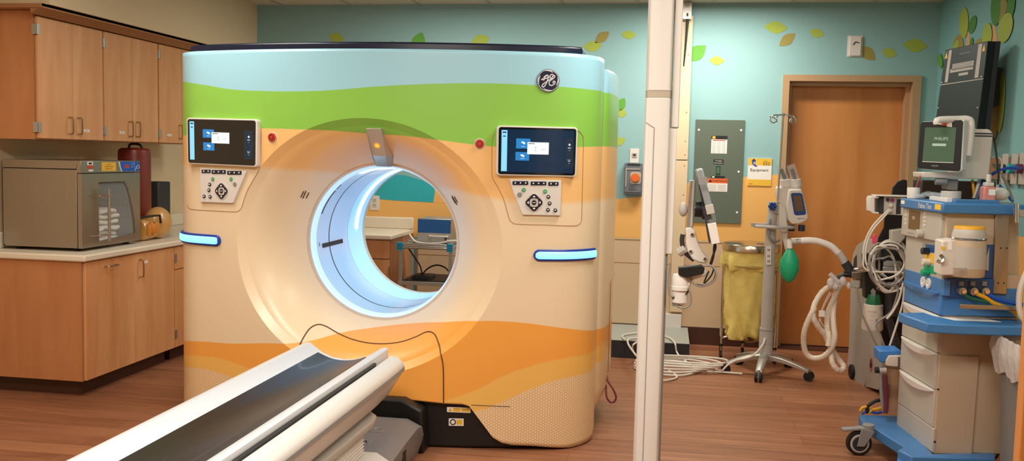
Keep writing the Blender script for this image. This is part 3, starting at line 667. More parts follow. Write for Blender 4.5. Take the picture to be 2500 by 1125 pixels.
# logo: round black badge with silver script letters
q0 = G(1338, 197); x, y, nx, ny = plan(gsz(1338, 197)[0]); n_ = V((nx, ny, 0)); r_ = V((0, 0, 1)).cross(n_); u_ = V((0, 0, 1))
M_logo = mat('logo_silver', '#D4D4DA', .35); LR = .057; mb = MB().cyl(q0-n_*.004, q0+n_*.006, LR, M_navy, n=48); lg = mb.build('logo_badge', gan, bevel=.001)
def lp(a, b, d=.0065): return q0+r_*(a*LR)+u_*(b*LR)+n_*d
mb = MB()
mb.tube([lp(.93*cos(2*pi*i/48), .93*sin(2*pi*i/48)) for i in range(48)], .0016, M_logo, smooth=1, closed=True)
for a0 in (60, 150, 240, 330): mb.tube([lp((.80+.10*i/8)*cos(radians(a0+i*6.5)), (.80+.10*i/8)*sin(radians(a0+i*6.5))) for i in range(9)], lambda t: .0008+.0030*t*(1-t)*3+.0002, M_logo, smooth=1, n=6)
mb.tube([lp(*p) for p in ((-.62, .02), (-.50, .12), (-.40, .02), (-.30, .28), (-.14, .42), (-.02, .36), (-.10, .22), (-.28, .16), (-.40, .22), (-.30, .36), (-.12, .46), (.0, .30), (-.08, .0), (-.22, -.34), (-.40, -.58), (-.54, -.50), (-.44, -.32), (-.2, -.14), (.04, .02))], .0031, M_logo, n=6)
mb.tube([lp(*p) for p in ((.04, .02), (.20, .10), (.34, .30), (.48, .46), (.56, .36), (.44, .20), (.22, .18), (.14, .26), (.16, .44), (.32, .54), (.46, .46))], .0031, M_logo, n=6)
mb.tube([lp(*p) for p in ((.40, .12), (.22, .04), (.08, -.14), (.12, -.36), (.32, -.42), (.54, -.28), (.60, -.10), (.50, -.04), (.42, -.14), (.46, -.22))], .0031, M_logo, n=6)
mb.build('monogram', lg)
# emergency stop buttons
for px, py in ((665, 335), (1171, 351)):
    c = G(px, py); s, z = gsz(px, py); x, y, nx, ny = plan(s); n_ = V((nx, ny, 0))
    o = MB().cyl(c-n_*.01, c+n_*.003, .027, M_offw, n=32).build('stop_button_bezel', gan, bevel=.001)
    MB().lathe(c, [(.0225, -.005), (.0225, .007), (.020, .011), (.0, .0125)], M_red, ax=tuple(n_)).lathe(c, [(.012, .0118), (.014, .0126), (.012, .0126), (.0115, .0118)], mat('dark_red', '#8A1C14', .4), ax=tuple(n_)).build('stop_button', o)
# silver positioning head above the bore
a, b, c, d = G(892, 315), G(933, 315), G(974, 405), G(929, 405)
pl1 = [at(892, 313, a.y-.035), at(930, 313, a.y-.035), at(942, 382, a.y+.055), at(908, 380, a.y+.055)]
pl2 = [pl1[3], pl1[2], at(950, 407, RIMY-.035), at(917, 406, RIMY-.035)]
hd = MB().prism(pl1, (0, .16, 0), mat('silver_metal', '#C4BCB0', .4, .35)).prism(pl2, (0, .12, 0), M_alu).build('positioning_head', gan, bevel=.004)
q = Q(*pl1); cc = q.p(.52, .62, .001); mb = MB(); so_ = mat('lit_sun_mark', '#FF9A28', .4, emit='#FF8C1E', es=1.6)
q.disc(mb, .52, .62, .009, so_, .0005, .0015, 20)
for i in range(8):
    a_ = 2*pi*i/8; mb.tube([cc+q.r*cos(a_)*.011+q.u*sin(a_)*.011, cc+q.r*cos(a_)*.0165+q.u*sin(a_)*.0165], .0014, so_, smooth=1, n=6)
mb.build('lit_symbol', hd)
# blue grip lights
M_bl = mat('blue_grip_light', '#8CC4FF', .3, emit='#62B4FF', es=1.7)
for pts, wr in ((((431, 568), (542, 570), (540, 600), (431, 594)), 1), (((1302, 610), (1449, 613), (1449, 641), (1302, 637)), 0)):
    (x0, y0), (x1, y1), (x2, y2), (x3, y3) = pts
    if wr: S = [gsz(x1-2, y1)[0], -SM+.06]; zt, zb = at(485, 571, 4.66).z, at(485, 598, 4.66).z
    else: S = [gsz(x0, y0)[0], gsz(x1, y1)[0]]; zt, zb = at(1380, 611, 4.66).z, at(1380, 639, 4.66).z
    mb = MB(); mb2 = MB(); zc = (zt+zb)/2; hh = (zt-zb)/2; s0, s1 = min(S), max(S); rows, rows2 = [], []
    for i in range(29):
        t = (1-cos(pi*i/28))/2; s = s0+(s1-s0)*t; e = (t if not wr else t)*(s1-s0) if not wr else min(t, 1-t)*(s1-s0); h1 = hh*sqrt(max(0, 1-max(0, 1-e/hh)**2)) if e < hh else hh; h1 = max(h1, .001)
        rows.append([gs(s, zc+h1*a_, .002+.012*b_) for a_, b_ in ((1, -1), (1, .6), (.8, 1), (-.8, 1), (-1, .6), (-1, -1))])
        ei = e-.008
        h2 = (hh-.007)*sqrt(max(0, 1-max(0, 1-ei/(hh-.007))**2)) if ei < hh-.007 else hh-.007
        if ei > 0 and 0 < i < 28: h1 = max(h2, .001); rows2.append([gs(s, zc+h1*a_, .012+.008*b_) for a_, b_ in ((1, -.5), (.8, .5), (.4, 1), (-.4, 1), (-.8, .5), (-1, -.5))])
    o = mb.loft(rows, mat('grip_glow_blue', '#1C3C9C', .35)).build('grip_housing', gan); mb2.loft(rows2, M_bl).build('grip_light', o)  # housing coloured blue to carry the glow around the grip light
# consoles: screens and button pads
def flat4(c, o):
    ol, orr = o if isinstance(o, tuple) else (o, o); tl, tr, bl = [at(*p, G(*p).y-q_) for p, q_ in ((c[0], ol), (c[1], orr), (c[3], ol))]; P_ = Pl(tl, (tr-tl).cross(bl-tl)); return [tl, tr, P_(*c[2]), bl]
def console(scr, pad, side, tiles, pop, bar, rpan):
    def hitn(p, o): return G(*p, o)
    t = flat4(scr, (.066, .032) if side == 'left' else .034); q = Q(*t)
    b = MB(); q.rect(b, 0, 0, 1, 1, M_white, -.034, 0, .016); sh = b.build('screen_housing', gan, bevel=.003)
    b = MB(); q.rect(b, .02, .03, .98, .97, M_screen, 0, .002, .012); s_ = b.build('screen', sh)
    b = MB(); Lb = mat('screen_light_blue', '#7FC4EE', .3, emit='#6FB9E8', es=.55); Tb = mat('screen_tile_blue', '#1F74B8', .3, emit='#1A6FB4', es=.5); Wt = mat('screen_popup', '#DDEBF8', .3, emit='#C8DDF2', es=.7); Dk = mat('screen_dark', '#12283C', .3, emit='#0C1A28', es=.5); It = mat('screen_ink', '#203040', .4)
    wt = mat('screen_white', '#E8F2FA', .4, emit='#D0E2F0', es=.6)
    def done(nm_):
        nonlocal b
        b.build(nm_, s_, smooth=0); b = MB()
    if side == 'right': q.rect(b, .045, .07, .955, .93, mat('screen_navy', '#0C2238', .15, emit='#0A2440', es=.5), .002, .0022); done('lit_area')
    q.rect(b, *bar, Lb, .0022, .0026); q.rect(b, bar[0]+.012, bar[1]+.03, bar[2]-.012, bar[1]+.055, Dk, .0026, .003); q.rect(b, bar[0]+.018, bar[1]+.11, bar[2]-.018, bar[1]+.13, Dk, .0026, .003)
    done('side_bar')
    for tl in tiles:
        q.rect(b, *tl, Tb, .002, .0026); cx_, cy_ = (tl[0]+tl[2])/2, tl[1]+(tl[3]-tl[1])*.4
        q.rect(b, cx_-.022, cy_-.02, cx_+.006, cy_+.012, wt, .0026, .003, .002); q.rect(b, cx_-.002, cy_-.004, cx_+.024, cy_+.03, wt, .0026, .003, .002); q.text(b, 'PATIENT', cx_, tl[3]-.04, .0035, wt, .0032); done('menu_tile')
    q.rect(b, *pop, Wt, .0032, .0040); q.rect(b, pop[0]+.01, pop[1]+.02, pop[0]+.09, pop[1]+.035, It, .004, .0043)
    px_, py_ = pop[0]+(pop[2]-pop[0])*.38, pop[1]+(pop[3]-pop[1])*.6; q.disc(b, px_, py_-.045, .0022, It, .004, .0045, 10)
    b.tube([q.p(px_, py_-.03, .0042), q.p(px_-.004, py_+.02, .0042), q.p(px_+.01, py_+.05, .0042)], .0009, It, smooth=1, n=6); q.text(b, 'M M', px_+.09, py_, .008, It, .0044)
    done('popup_window')
    q.rect(b, *rpan, Dk, .002, .0026); ux = (rpan[0]+rpan[2])/2; v0 = rpan[1]+(rpan[3]-rpan[1])*.28
    q.rect(b, ux-.014, v0-.04, ux+.014, v0-.028, wt, .0026, .003); q.rect(b, ux-.004, v0-.06, ux+.004, v0-.01, wt, .0026, .003); q.text(b, '406.5', ux, v0+.03, .0055, wt, .0032); q.text(b, 'mm', ux, v0+.08, .003, wt, .0032)
    v1 = rpan[1]+(rpan[3]-rpan[1])*.78; b.tube([q.p(ux-.012, v1-.04, .003), q.p(ux-.010, v1, .003), q.p(ux+.010, v1, .003), q.p(ux+.012, v1-.04, .003)], .0008, wt, smooth=1, n=6); q.text(b, '0.0', ux, v1+.04, .0035, wt, .0032)
    done('position_readout')
    t = flat4(pad['q'], .012); P_ = Q(*t); X0, X1_ = pad['x']; Y0, Y1_ = pad['y']
    def uv(px, py): return ((px-X0)/(X1_-X0), (py-Y0)/(Y1_-Y0))
    b = MB(); P_.poly(b, [uv(*p) for p in pad['out']], M_white, -.03, .006); pb = b.build('control_pad', gan, bevel=.002)
    for (x0, x1, y0, y1, k) in pad['bars']:
        b = MB(); u0, v0 = uv(x0, y0); u1, v1 = uv(x1, y1); P_.rect(b, u0, v0, u1, v1, M_navy, .006, .009, .003); pr = b.build('key_bar', pb)
        b = MB()
        for j in range(k): uu = u0+(u1-u0)*(j+.5)/k; P_.rect(b, uu-.014, (v0+v1)/2-.012, uu+.014, (v0+v1)/2+.014, M_paper, .009, .0095); P_.rect(b, uu-.004, (v0+v1)/2-.026, uu+.012, (v0+v1)/2-.01, M_paper, .009, .0095)
        b.build('key_symbols', pr, smooth=0)
    cx_, cy_ = uv(*pad['hub']); b = MB(); P_.disc(b, cx_, cy_, pad['hr'], M_offw, .005, .008, 40); b.build('dial_plate', pb, bevel=.001)
    for (x, y), r, mt in pad['btn']:
        b = MB(); u_, v_ = uv(x, y); P_.disc(b, u_, v_, r, mt, .006, .010, 24); bt = b.build('button', pb)
        if mt in (M_navy,): b = MB(); P_.rect(b, u_-.018, v_-.018, u_+.010, v_+.012, M_paper, .010, .0104); P_.disc(b, u_+.012, v_-.02, .0018, M_paper, .010, .0104, 8); b.build('button_symbol', bt, smooth=0)
        elif mt is not M_grey: b = MB(); P_.disc(b, u_, v_, r*.5, M_paper, .010, .0104, 8); P_.disc(b, u_, v_, r*.36, mt, .0104, .0106, 8); b.build('button_symbol', bt, smooth=0)
    for k, (dx_, dy_) in enumerate(((0, -1), (1, 0), (0, 1), (-1, 0))):
        b = MB(); H_ = pad['hr']; c_ = P_.p(cx_, cy_); e1 = P_.r*dx_-P_.u*dy_; e2 = P_.n.cross(e1)
        pts = [c_+e1*H_*a_+e2*H_*b_+P_.n*.008 for a_, b_ in ((.40, .52), (.62, .46), (.92, .12), (.92, -.12), (.62, -.46), (.40, -.52), (.5, 0))]
        b.prism(pts, P_.n*.003, M_navy); bt = b.build('arrow_key', pb)
        b = MB(); b.prism([c_+e1*H_*a_+e2*H_*b_+P_.n*.0112 for a_, b_ in ((.58, .18), (.78, 0), (.58, -.18))], P_.n*.0004, M_paper); b.build('arrow_symbol', bt, smooth=0)
    b = MB(); P_.disc(b, cx_, cy_, pad['hr']*.26, M_navy, .008, .011, 20); P_.rect(b, cx_-.03, cy_-.008, cx_+.03, cy_+.008, M_paper, .011, .0114); b.build('button', pb)
gb = mat('green_key', '#1F9A4C', .4)
console([(455, 287), (628, 291), (627, 408), (457, 400)],
        dict(q=[(489, 411), (602, 411), (602, 497), (489, 497)], x=(489, 602), y=(411, 497), out=[(490, 409), (603, 417), (571, 496), (491, 493)], hub=(544, 466), hr=.044,
             bars=[(495, 517, 414, 422, 2), (520, 554, 415, 424, 3), (558, 592, 417, 426, 3)],
             btn=[((522.5, 437), .0095, gb), ((567, 437), .0095, gb), ((576, 449.5), .0105, M_grey), ((515, 450), .0095, M_navy), ((513, 464), .0095, M_navy), ((501, 479), .0095, M_navy), ((516, 480), .0095, M_navy)]),
        'left', [(.24, .24, .40, .42), (.245, .52, .405, .69)], (.37, .30, .62, .53), (.05, .08, .115, .90), (.83, .24, .95, .84))
console([(1214, 306), (1411, 311), (1407, 432), (1212, 428)],
        dict(q=[(1243, 437), (1370, 437), (1370, 526), (1243, 526)], x=(1243, 1370), y=(437, 526), out=[(1243, 437), (1370, 440), (1368, 526), (1275, 524), (1254, 472)], hub=(1303, 494), hr=.046,
             bars=[(1251, 1289, 442, 451, 3), (1295, 1333, 443, 452, 3), (1338, 1363, 444, 453, 2)],
             btn=[((1278, 463.5), .010, gb), ((1330, 467), .010, gb), ((1268, 475), .0115, M_grey), ((1338, 480), .0095, M_navy), ((1341, 496), .0095, M_navy), ((1337, 512), .0095, M_navy), ((1355, 513), .0095, M_navy)]),
        'right', [(.235, .25, .41, .45), (.23, .52, .40, .69)], (.375, .32, .64, .56), (.055, .09, .125, .91), (.855, .22, .945, .82))
# warning labels on the black base
yb = 4.61
q = Q(at(1087, 997, yb-.06), at(1143, 1002, yb-.06), at(1143, 1015, yb-.06), at(1087, 1010, yb-.06)); mb = MB()
lq = Q(*[V((p.x, gs(p.x-GX, .4).y+.026, p.z)) for p in q.c]); q = lq
q.rect(mb, 0, 0, 1, 1, M_paper, 0, .001, .003); q.poly(mb, [(.06, .85), (.14, .12), (.22, .85)], M_yel, .001, .0014); q.rect(mb, .26, .15, .58, .85, M_yel, .001, .0014); q.rect(mb, .62, .15, .96, .85, M_yel, .001, .0014)
q.rect(mb, .30, .25, .54, .30, M_ink, .0014, .0017); q.text(mb, 'WARNING', .79, .35, .007, M_ink, .0018); q.text(mb, '!', .14, .6, .012, M_ink, .0018)
mb.build('laser_warning_label', gan, smooth=0)
q = Q(*[V((p.x, gs(p.x-GX, .35).y+.026, p.z)) for p in (at(1098, 1018, yb), at(1133, 1020, yb), at(1133, 1038, yb), at(1098, 1036, yb))]); mb = MB()
q.rect(mb, 0, 0, 1, 1, M_paper, 0, .001, .002); q.rect(mb, .52, .15, .92, .85, M_yel, .001, .0014); q.disc(mb, .28, .5, .016, M_ink, .001, .0014, 20); q.disc(mb, .28, .5, .011, M_paper, .0014, .0016, 6)
mb.build('notice_label', gan, smooth=0)
# black foot shroud between couch and gantry
mb = MB(); mb.loft([[V((x, y, z)) for x, z in ((GX-.32, .005), (GX-.32, .22), (GX-.22, .27), (GX+.24, .27), (GX+.345, .22), (GX+.36, .005))] for y in (4.465, 4.60)], M_black); mb.build('foot_shroud', gan, bevel=.012)
mb = MB().tube([at(1481, 916, 5.25), at(1484, 930, 5.22), at(1497, 950, 5.2), at(1504, 968, 5.2), at(1500, 980, 5.2), at(1490, 981, 5.2), at(1481, 968, 5.2), at(1479, 940, 5.24)], .006, mat('maroon_cable', '#7A2F38', .5)); mb.build('cable_loop', gan)
# ---------------------------------------------------------------- patient couch
TX, TE = -1.51, 4.25
tb = thing('patient_couch', (TX, 3.2, 0), 'long white scanner couch with a glossy dark cradle mat in front of the gantry', 'scanner table')
Y0 = 1.7
pr = [(-.221, .556), (-.218, .574), (-.200, .583), (-.176, .583), (-.168, .574), (-.115, .538), (-.06, .517), (0, .510), (.06, .516), (.115, .532), (.150, .552), (.185, .574), (.208, .580), (.218, .574), (.221, .556), (.221, .532), (.19, .53), (.11, .503), (0, .488), (-.11, .503), (-.19, .53), (-.221, .532)]
mb = MB(); rr = [[V((TX+a*k, y, b)) for a, b in pr] for y, k in ((Y0, 1), (TE-.02, 1), (TE, .985))]
mb.loft(rr, mat('cradle_white', '#D2D6DA', .32)); mb.build('cradle', tb, smooth=30)
mat_m = mat('glossy_carbon_mat', '#22170F', .34, coat=.05, spec=.35, bump=(300, .04, .001))
pr2 = [(-.122, .5455), (-.06, .5215), (0, .5135), (.06, .5195), (.118, .5375), (.118, .534), (.06, .5165), (0, .5105), (-.06, .5175), (-.122, .541)]
sp_ = spline([(a, b, 0) for a, b in pr2[:5]], 4); sp2 = [p-V((0, .004, 0)) for p in reversed(sp_)]
mb = MB().loft([[V((TX+p.x, y, p.y)) for p in sp_+sp2] for y in (Y0, TE-.035)], mat_m); mb.build('cradle_mat', tb)
M_couch = mat('couch_white', '#D6D2CC', .35)
def cover(sg):
    pr = [(.232, .535), (.238, .545), (.256, .549), (.285, .540), (.305, .525), (.314, .508)]
    low = [(.314, .503), (.316, .49), (.312, .485), (.300, .45), (.275, .40), (.235, .355), (.19, .33), (.19, .34), (.232, .50)]
    Ys = [(Y0, 1, 0), (3.95, 1, 0), (4.10, .99, 0.0), (4.18, .975, .0), (4.215, .94, .0)]
    ring = [[V((TX+sg*(.19+(a-.19)*k), y, b)) for a, b in pr+low[:1]+[(.232, .503)]] for y, k, _ in Ys]
    m1 = MB().loft(ring, M_couch).build('side_cover', tb, smooth=30)
    ring = [[V((TX+sg*(.19+(a-.19)*k), y-max(0, .485-b)*(1.3 if y > 4 else 0), b)) for a, b in low[2:]] for y, k, _ in Ys]
    m2 = MB().loft(ring, M_couch).build('lower_side_cover', tb, smooth=30)
    m3 = MB().loft([[V((TX+sg*(.19+(a-.19)*k), y, b)) for a, b in ((.30, .503), (.3165, .503), (.318, .486), (.30, .486))] for y, k, _ in Ys], M_grey).build('grey_trim', tb, smooth=30)
for sg in (1, -1): cover(sg)
MB().box((TX-.225, Y0, .43), (TX+.232, 4.10, .49), M_dark).build('carriage', tb)
for sg in (-1, 1): MB().box((TX+sg*.2215, Y0, .49), (TX+sg*.2315, 4.02, .556), M_black).build('gap_shade', tb)  # black strips standing in for the shade in the gap beside the cradle
MB().box((TX-.18, Y0, .36), (TX+.2, 4.02, .43), M_lgrey).build('under_frame', tb, bevel=.01)
mb = MB().prism([(TX-.24, 2.2, .30), (TX+.24, 2.2, .30), (TX+.27, 3.86, .30), (TX+.255, 3.96, .30), (TX+.21, 4.02, .30), (TX-.21, 4.02, .30), (TX-.255, 3.96, .30)], (0, 0, .035), M_lgrey); mb.build('lift_plate', tb, bevel=.010, seg=3)
mb = MB()
for k in range(9): z = .175+k*.0145; q_ = .0 if k % 2 else .014; mb.loft([[V((TX-.2, 2.3, zz)), V((TX+.24-qq, 2.3, zz)), V((TX+.24-qq, 3.84-qq, zz)), V((TX-.2, 3.84-qq, zz))] for zz, qq in ((z, .008), (z+.007, 0), (z+.0145, .008))], M_couch, cap=False)
mb.build('bellows', tb, smooth=0)
bm_ = mat('couch_base_grey', '#7C7A7A', .4)
mb = MB(); mb.loft([[V((x, y, z)) for x, z in ((TX-.34, .005), (TX-.34, .16), (TX-.30, zt), (TX+.27, zt), (TX+.345, zt-.035), (TX+.345, .10), (TX+.315, .005))] for y, zt in ((2.3, .175), (3.9, .175), (4.16, .195), (4.34, .205), (4.42, .19), (4.46, .13))], bm_); bs = mb.build('base_cover', tb, bevel=.012)
MB().loft([[V((x, y, z)) for x, z in ((TX+.02, .176), (TX+.02, .19), (TX+.285, .19), (TX+.352, .15), (TX+.352, .01), (TX+.3, .01))] for y in (2.3, 3.88)], M_couch).build('base_front_panel', tb, bevel=.006)
MB().box((TX+.343, 4.08, .02), (TX+.347, 4.13, .13), M_black).build('slot', bs)
mb = MB()
for y, x in ((4.20, .17), (4.03, .16)):
    z = .1965 if y > 4.1 else .188; c = V((TX+x, y, z))
    mb.tube([c+V(p) for p in ((-.05, -.05, 0), (-.05, .05, 0), (.05, .05, .0005), (.05, -.05, 0))], .0012, M_lgrey, smooth=1, n=5, closed=True); mb.cyl(c+V((-.02, 0, 0)), c+V((-.02, 0, .001)), .01, M_lgrey, n=12).tube([c+V((0, -.02, .001)), c+V((.02, .01, .001)), c+V((.035, -.01, .001))], .003, M_lgrey, smooth=1)
mb.build('pedal_symbols', bs)
# ---------------------------------------------------------------- tall white column with its screen arm
CY = 3.6
def cq(px, py, Y=CY): return at(px, py, Y)
cx0, cx1 = cq(1583, 0).x, cq(1650, 0).x; cm = cq(1612, 0).x; ca = cq(1640, 0).x
r = thing('equipment_column', ((cx0+cx1)/2, CY+.06, 0), 'tall white equipment column rising from floor to ceiling right of the scanner', 'column')
prof = [(cx0, CY+.02), (cx0+.008, CY+.004), (cm, CY-.004), (ca-.012, CY-.004), (ca+.006, CY+.004), (cx1-.002, CY+.05), (cx1-.002, CY+.14), (cx0+.02, CY+.14), (cx0, CY+.10)]
zb1 = cq(1620, 230).z
mb = MB().prism([V((x, y, .0)) for x, y in prof], (0, 0, zb1-.012), M_white); mb.prism([V((x, y, zb1+.012)) for x, y in prof], (0, 0, CEIL-zb1-.012), M_white)
mb.build('shaft', r, bevel=.004)
mb = MB().prism([V((x*.995+.0, y+.001, zb1-.012)) for x, y in prof], (0, 0, .024), mat('warm_grey_band', '#B9AC96', .4)); mb.build('collar_band', r)
mb = MB(); e = .0012
mb.tube([V((cm-.006, CY-.0045, z)) for z in (cq(1608, 312).z, .02)], e, M_grey, smooth=1, n=5).tube([V((cx0+.004, CY+.003, cq(1583, 298).z)), V((cm-.006, CY-.0045, cq(1608, 312).z))], e, M_grey, smooth=1, n=5)
mb.build('cover_seam', r)
mb = MB().box((cx1-.001, CY+.03, cq(1655, 312).z+.002), (cx1+.028, CY+.12, CEIL), M_white); mb.box((cx1-.006, CY+.03, cq(1645, 623).z), (cx1+.022, CY+.12, cq(1655, 312).z-.002), M_white); mb.build('side_rail', r, bevel=.004)
MB().box((cx1-.01, CY+.04, .02), (cx1+.004, CY+.1, cq(1640, 625).z), M_grey).build('rail_channel', r)
MB().cyl((cx0+.06, CY+.07, 0), (cx0+.06, CY+.07, .035), .22, M_offw, n=40).build('foot_plate', r, bevel=.008)
r2 = thing('tablet_arm', (cx1+.05, CY+.05, 1.0), 'jointed white and grey arm with a tilted tablet holder fixed beside the white column', 'arm')
Pa = Pl((0, CY+.03, 0), (0, -1, 0)); W_ = M_white
def cyl_px(px, py, rpx, y0, y1, mt, mb, n=20): c = at(px, py, CY+.03); k = c.y/ F * 1.0; mb.cyl((c.x, CY+.03+y0, c.z), (c.x, CY+.03+y1, c.z), rpx*(CY+.03)*.99/F*.985, mt, n=n); return mb
def rod(pa, pb, wpx, mt, mb, y0=-.01, y1=.01):     # flat bar between two photo points
    a, b = Pa(*pa), Pa(*pb); d = (b-a).normalized(); n_ = V((-d.z, 0, d.x))*(wpx*CY/F/2)
    return mb.prism([a+n_+V((0, y0, 0)), b+n_+V((0, y0, 0)), b-n_+V((0, y0, 0)), a-n_+V((0, y0, 0))], (0, y1-y0, 0), mt)
# base joint
mb = MB(); c = Pa(1660, 712); mb.lathe((c.x, c.y, c.z-.04), [(.0, -.012), (.014, -.01), (.030, 0), (.030, .045), (.036, .048), (.036, .062), (.033, .064), (.033, .10), (.028, .108), (0, .108)], W_, n=28); mb.build('pivot_joint', r2)
mb = MB(); rod((1640, 735), (1665, 735), 22, M_grey, mb); mb.build('bracket', r2, bevel=.002)
mb = MB(); a = [Pa(*p) for p in ((1645, 675), (1690, 660), (1722, 655), (1726, 662), (1724, 672), (1690, 683), (1685, 698), (1645, 700))]; mb.prism([p+V((0, -.015, 0)) for p in a], (0, .05, 0), W_); mb.build('lower_arm', r2, bevel=.006, seg=3)
mb = MB(); a = [Pa(*p) for p in ((1656, 650), (1712, 645), (1720, 652), (1717, 665), (1676, 675), (1656, 668))]; mb.prism([p+V((0, -.04, 0)) for p in a], (0, .045, 0), M_black); bx = mb.build('cable_box', r2, bevel=.003)
mb = MB(); a = [Pa(*p) for p in ((1673, 556), (1686, 553), (1697, 562), (1704, 590), (1714, 612), (1728, 628), (1729, 638), (1722, 643), (1706, 640), (1690, 632), (1678, 612), (1674, 590), (1675, 575))]; mb.prism([p+V((0, -.014, 0)) for p in a], (0, .03, 0), W_); sp2_ = mb.build('curved_link', r2, bevel=.006, seg=3)
for px, py in ((1690, 572), (1686, 613), (1721, 631)):
    mb = MB(); c = Pa(px, py); mb.cyl(c+V((0, -.019, 0)), c+V((0, -.012, 0)), .0075, M_chrome, n=16).cyl(c+V((0, -.0195, 0)), c+V((0, -.0188, 0)), .004, M_dark, n=8); mb.build('bolt', sp2_)
mb = MB(); mb.tube([Pa(1667, 572)+V((0, .005, 0)), Pa(1665, 590)+V((0, .005, 0)), Pa(1672, 615)+V((0, .005, 0)), Pa(1695, 635)+V((0, .005, 0))], .009, M_dark); mb.build('rear_link', r2)
mb = MB(); c = Pa(1664, 612); mb.cyl(c+V((-.01, .01, -.01)), c+V((.015, .0, .01)), .018, M_lgrey, n=8); mb.build('clamp_knob', r2, bevel=.002)
mb = MB(); rod((1691, 440), (1684, 554), 15, M_alu, mb, -.012, .012); rod((1694, 442), (1687, 554), 5, M_lgrey, mb, -.014, -.011); mb.build('slide_rail', r2, bevel=.003)
mb = MB(); c = Pa(1668, 511); mb.ell(c, .017, .02, .028, M_lgrey, n=20, k=10).cyl(Pa(1670, 511), Pa(1700, 509), .006, M_alu); mb.build('clamp_knob', r2)
mb = MB(); c = Pa(1710, 513); mb.cyl(Pa(1697, 510), Pa(1719, 512), .030, M_black, n=28).cyl(Pa(1716, 512), Pa(1724, 513), .036, M_dark, n=28); mb.build('swivel_joint', r2, bevel=.002)
mb = MB(); rod((1706, 412), (1739, 540), 17, mat('tablet_grey', '#9CA2A6', .35, .3), mb, -.07, .10); hld = mb.build('tablet', r2, bevel=.006, seg=3)
mb = MB(); rod((1712, 432), (1715, 447), 21, M_grey, mb, -.101, -.099); rod((1718, 500), (1728, 532), 15, M_dark, mb, -.101, -.099); mb.build('side_buttons', hld)
mb = MB(); rod((1703, 428), (1732, 590), 3, M_dark, mb, -.05, .05); mb.build('back_clamp', r2)
mb = MB(); rod((1735, 541), (1745, 590), 20, W_, mb, -.09, .06); rod((1728, 497), (1733, 519), 19, M_lgrey, mb, -.105, -.09); mb.build('tablet_sleeve', r2, bevel=.002)
for k, (dx, dy) in enumerate(((0, 0), (2, 1))):
    mb = MB().tube([Pa(1745+dx, 588), Pa(1747-dx*2, 605), Pa(1740+dx, 625), Pa(1734+dx, 645)], .004, M_black); mb.build('cable', r2)
for pts, rr_, mt in (([(1716, 648), (1738, 648), (1748, 668), (1738, 688), (1712, 697), (1694, 690), (1684, 676)], .0042, M_cableg), ([(1734, 645), (1746, 662), (1741, 683), (1722, 694), (1702, 693), (1690, 688)], .003, M_black), ([(1730, 660), (1718, 690), (1735, 672), (1742, 655)], .003, M_black),
                     ([(1680, 700), (1687, 722), (1684, 742), (1668, 750), (1653, 745), (1650, 735)], .0038, M_cableg), ([(1680, 700), (1677, 714), (1658, 722), (1640, 726)], .003, M_black), ([(1636, 640), (1632, 680), (1633, 712), (1640, 722), (1648, 720)], .0035, M_cableg)):
    MB().tube([Pa(*p)+V((0, -.02, 0)) for p in pts], rr_, mt).build('cable', r2)
# ---------------------------------------------------------------- on the back wall
def wbox(mb, x0, y0, x1, y1, mt, d, d0=0): a, b = PB(x0, y0), PB(x1, y1); return mb.box((a.x, WY-d, b.z), (b.x, WY-d0, a.z), mt)
r = thing('cable_raceway', (PB(1660, 500).x, WY, .13), 'pale yellow vertical cable raceway screwed to the back wall behind the white column', 'raceway')
rx0 = PB(1661, 300).x-.03
for a_, b_, c_ in ((40, 390, 0), (392, 760, 0)):
    mb = MB().box((rx0, WY-.05, PB(1670, b_).z), (rx0+.10, WY-.013, PB(1670, a_).z), M_cream); pp = mb.build('duct_cover', r, bevel=.002)
    mb = MB()
    for yy in ((135, 275, 345, 378) if a_ == 40 else (404, 475, 605, 740)): mb.cyl((rx0+.075, WY-.052, PB(1670, yy).z), (rx0+.075, WY-.049, PB(1670, yy).z), .004, M_brown, n=8)
    mb.build('screws', pp)
MB().box((rx0-.05, WY-.052, .135), (rx0+.095, WY-.013, PB(1640, 764).z), M_white).build('lower_cover', r, bevel=.002)
c = PB(1677, 25); r = thing('wireless_antenna_unit', (c.x, WY-.09, PB(1677, 160).z), 'small white box with a thin black antenna hanging at the ceiling behind the column', 'antenna')
a, b = at(1666, 8, WY-.1), at(1688, 47, WY-.1)
mb = MB().box((a.x, WY-.12, b.z), (b.x, WY-.05, a.z), M_white); bb = mb.build('housing', r, bevel=.003)
MB().box((a.x+.02, WY-.1, a.z), (b.x-.02, WY-.07, CEIL), M_alu).build('bracket', r)
mb = MB().box((a.x+.035, WY-.121, b.z+.02), (a.x+.05, WY-.12, b.z+.045), M_ink); mb.box((a.x+.02, WY-.1205, b.z+.09), (a.x+.055, WY-.12, b.z+.12), M_lgrey); mb.build('label', bb, smooth=0)
MB().tube([at(1679, 47, WY-.09), at(1677, 70, WY-.09), at(1673, 120, WY-.09), at(1669, 162, WY-.09)], lambda t: .009*(1-t)+.005, M_black).build('antenna', r)
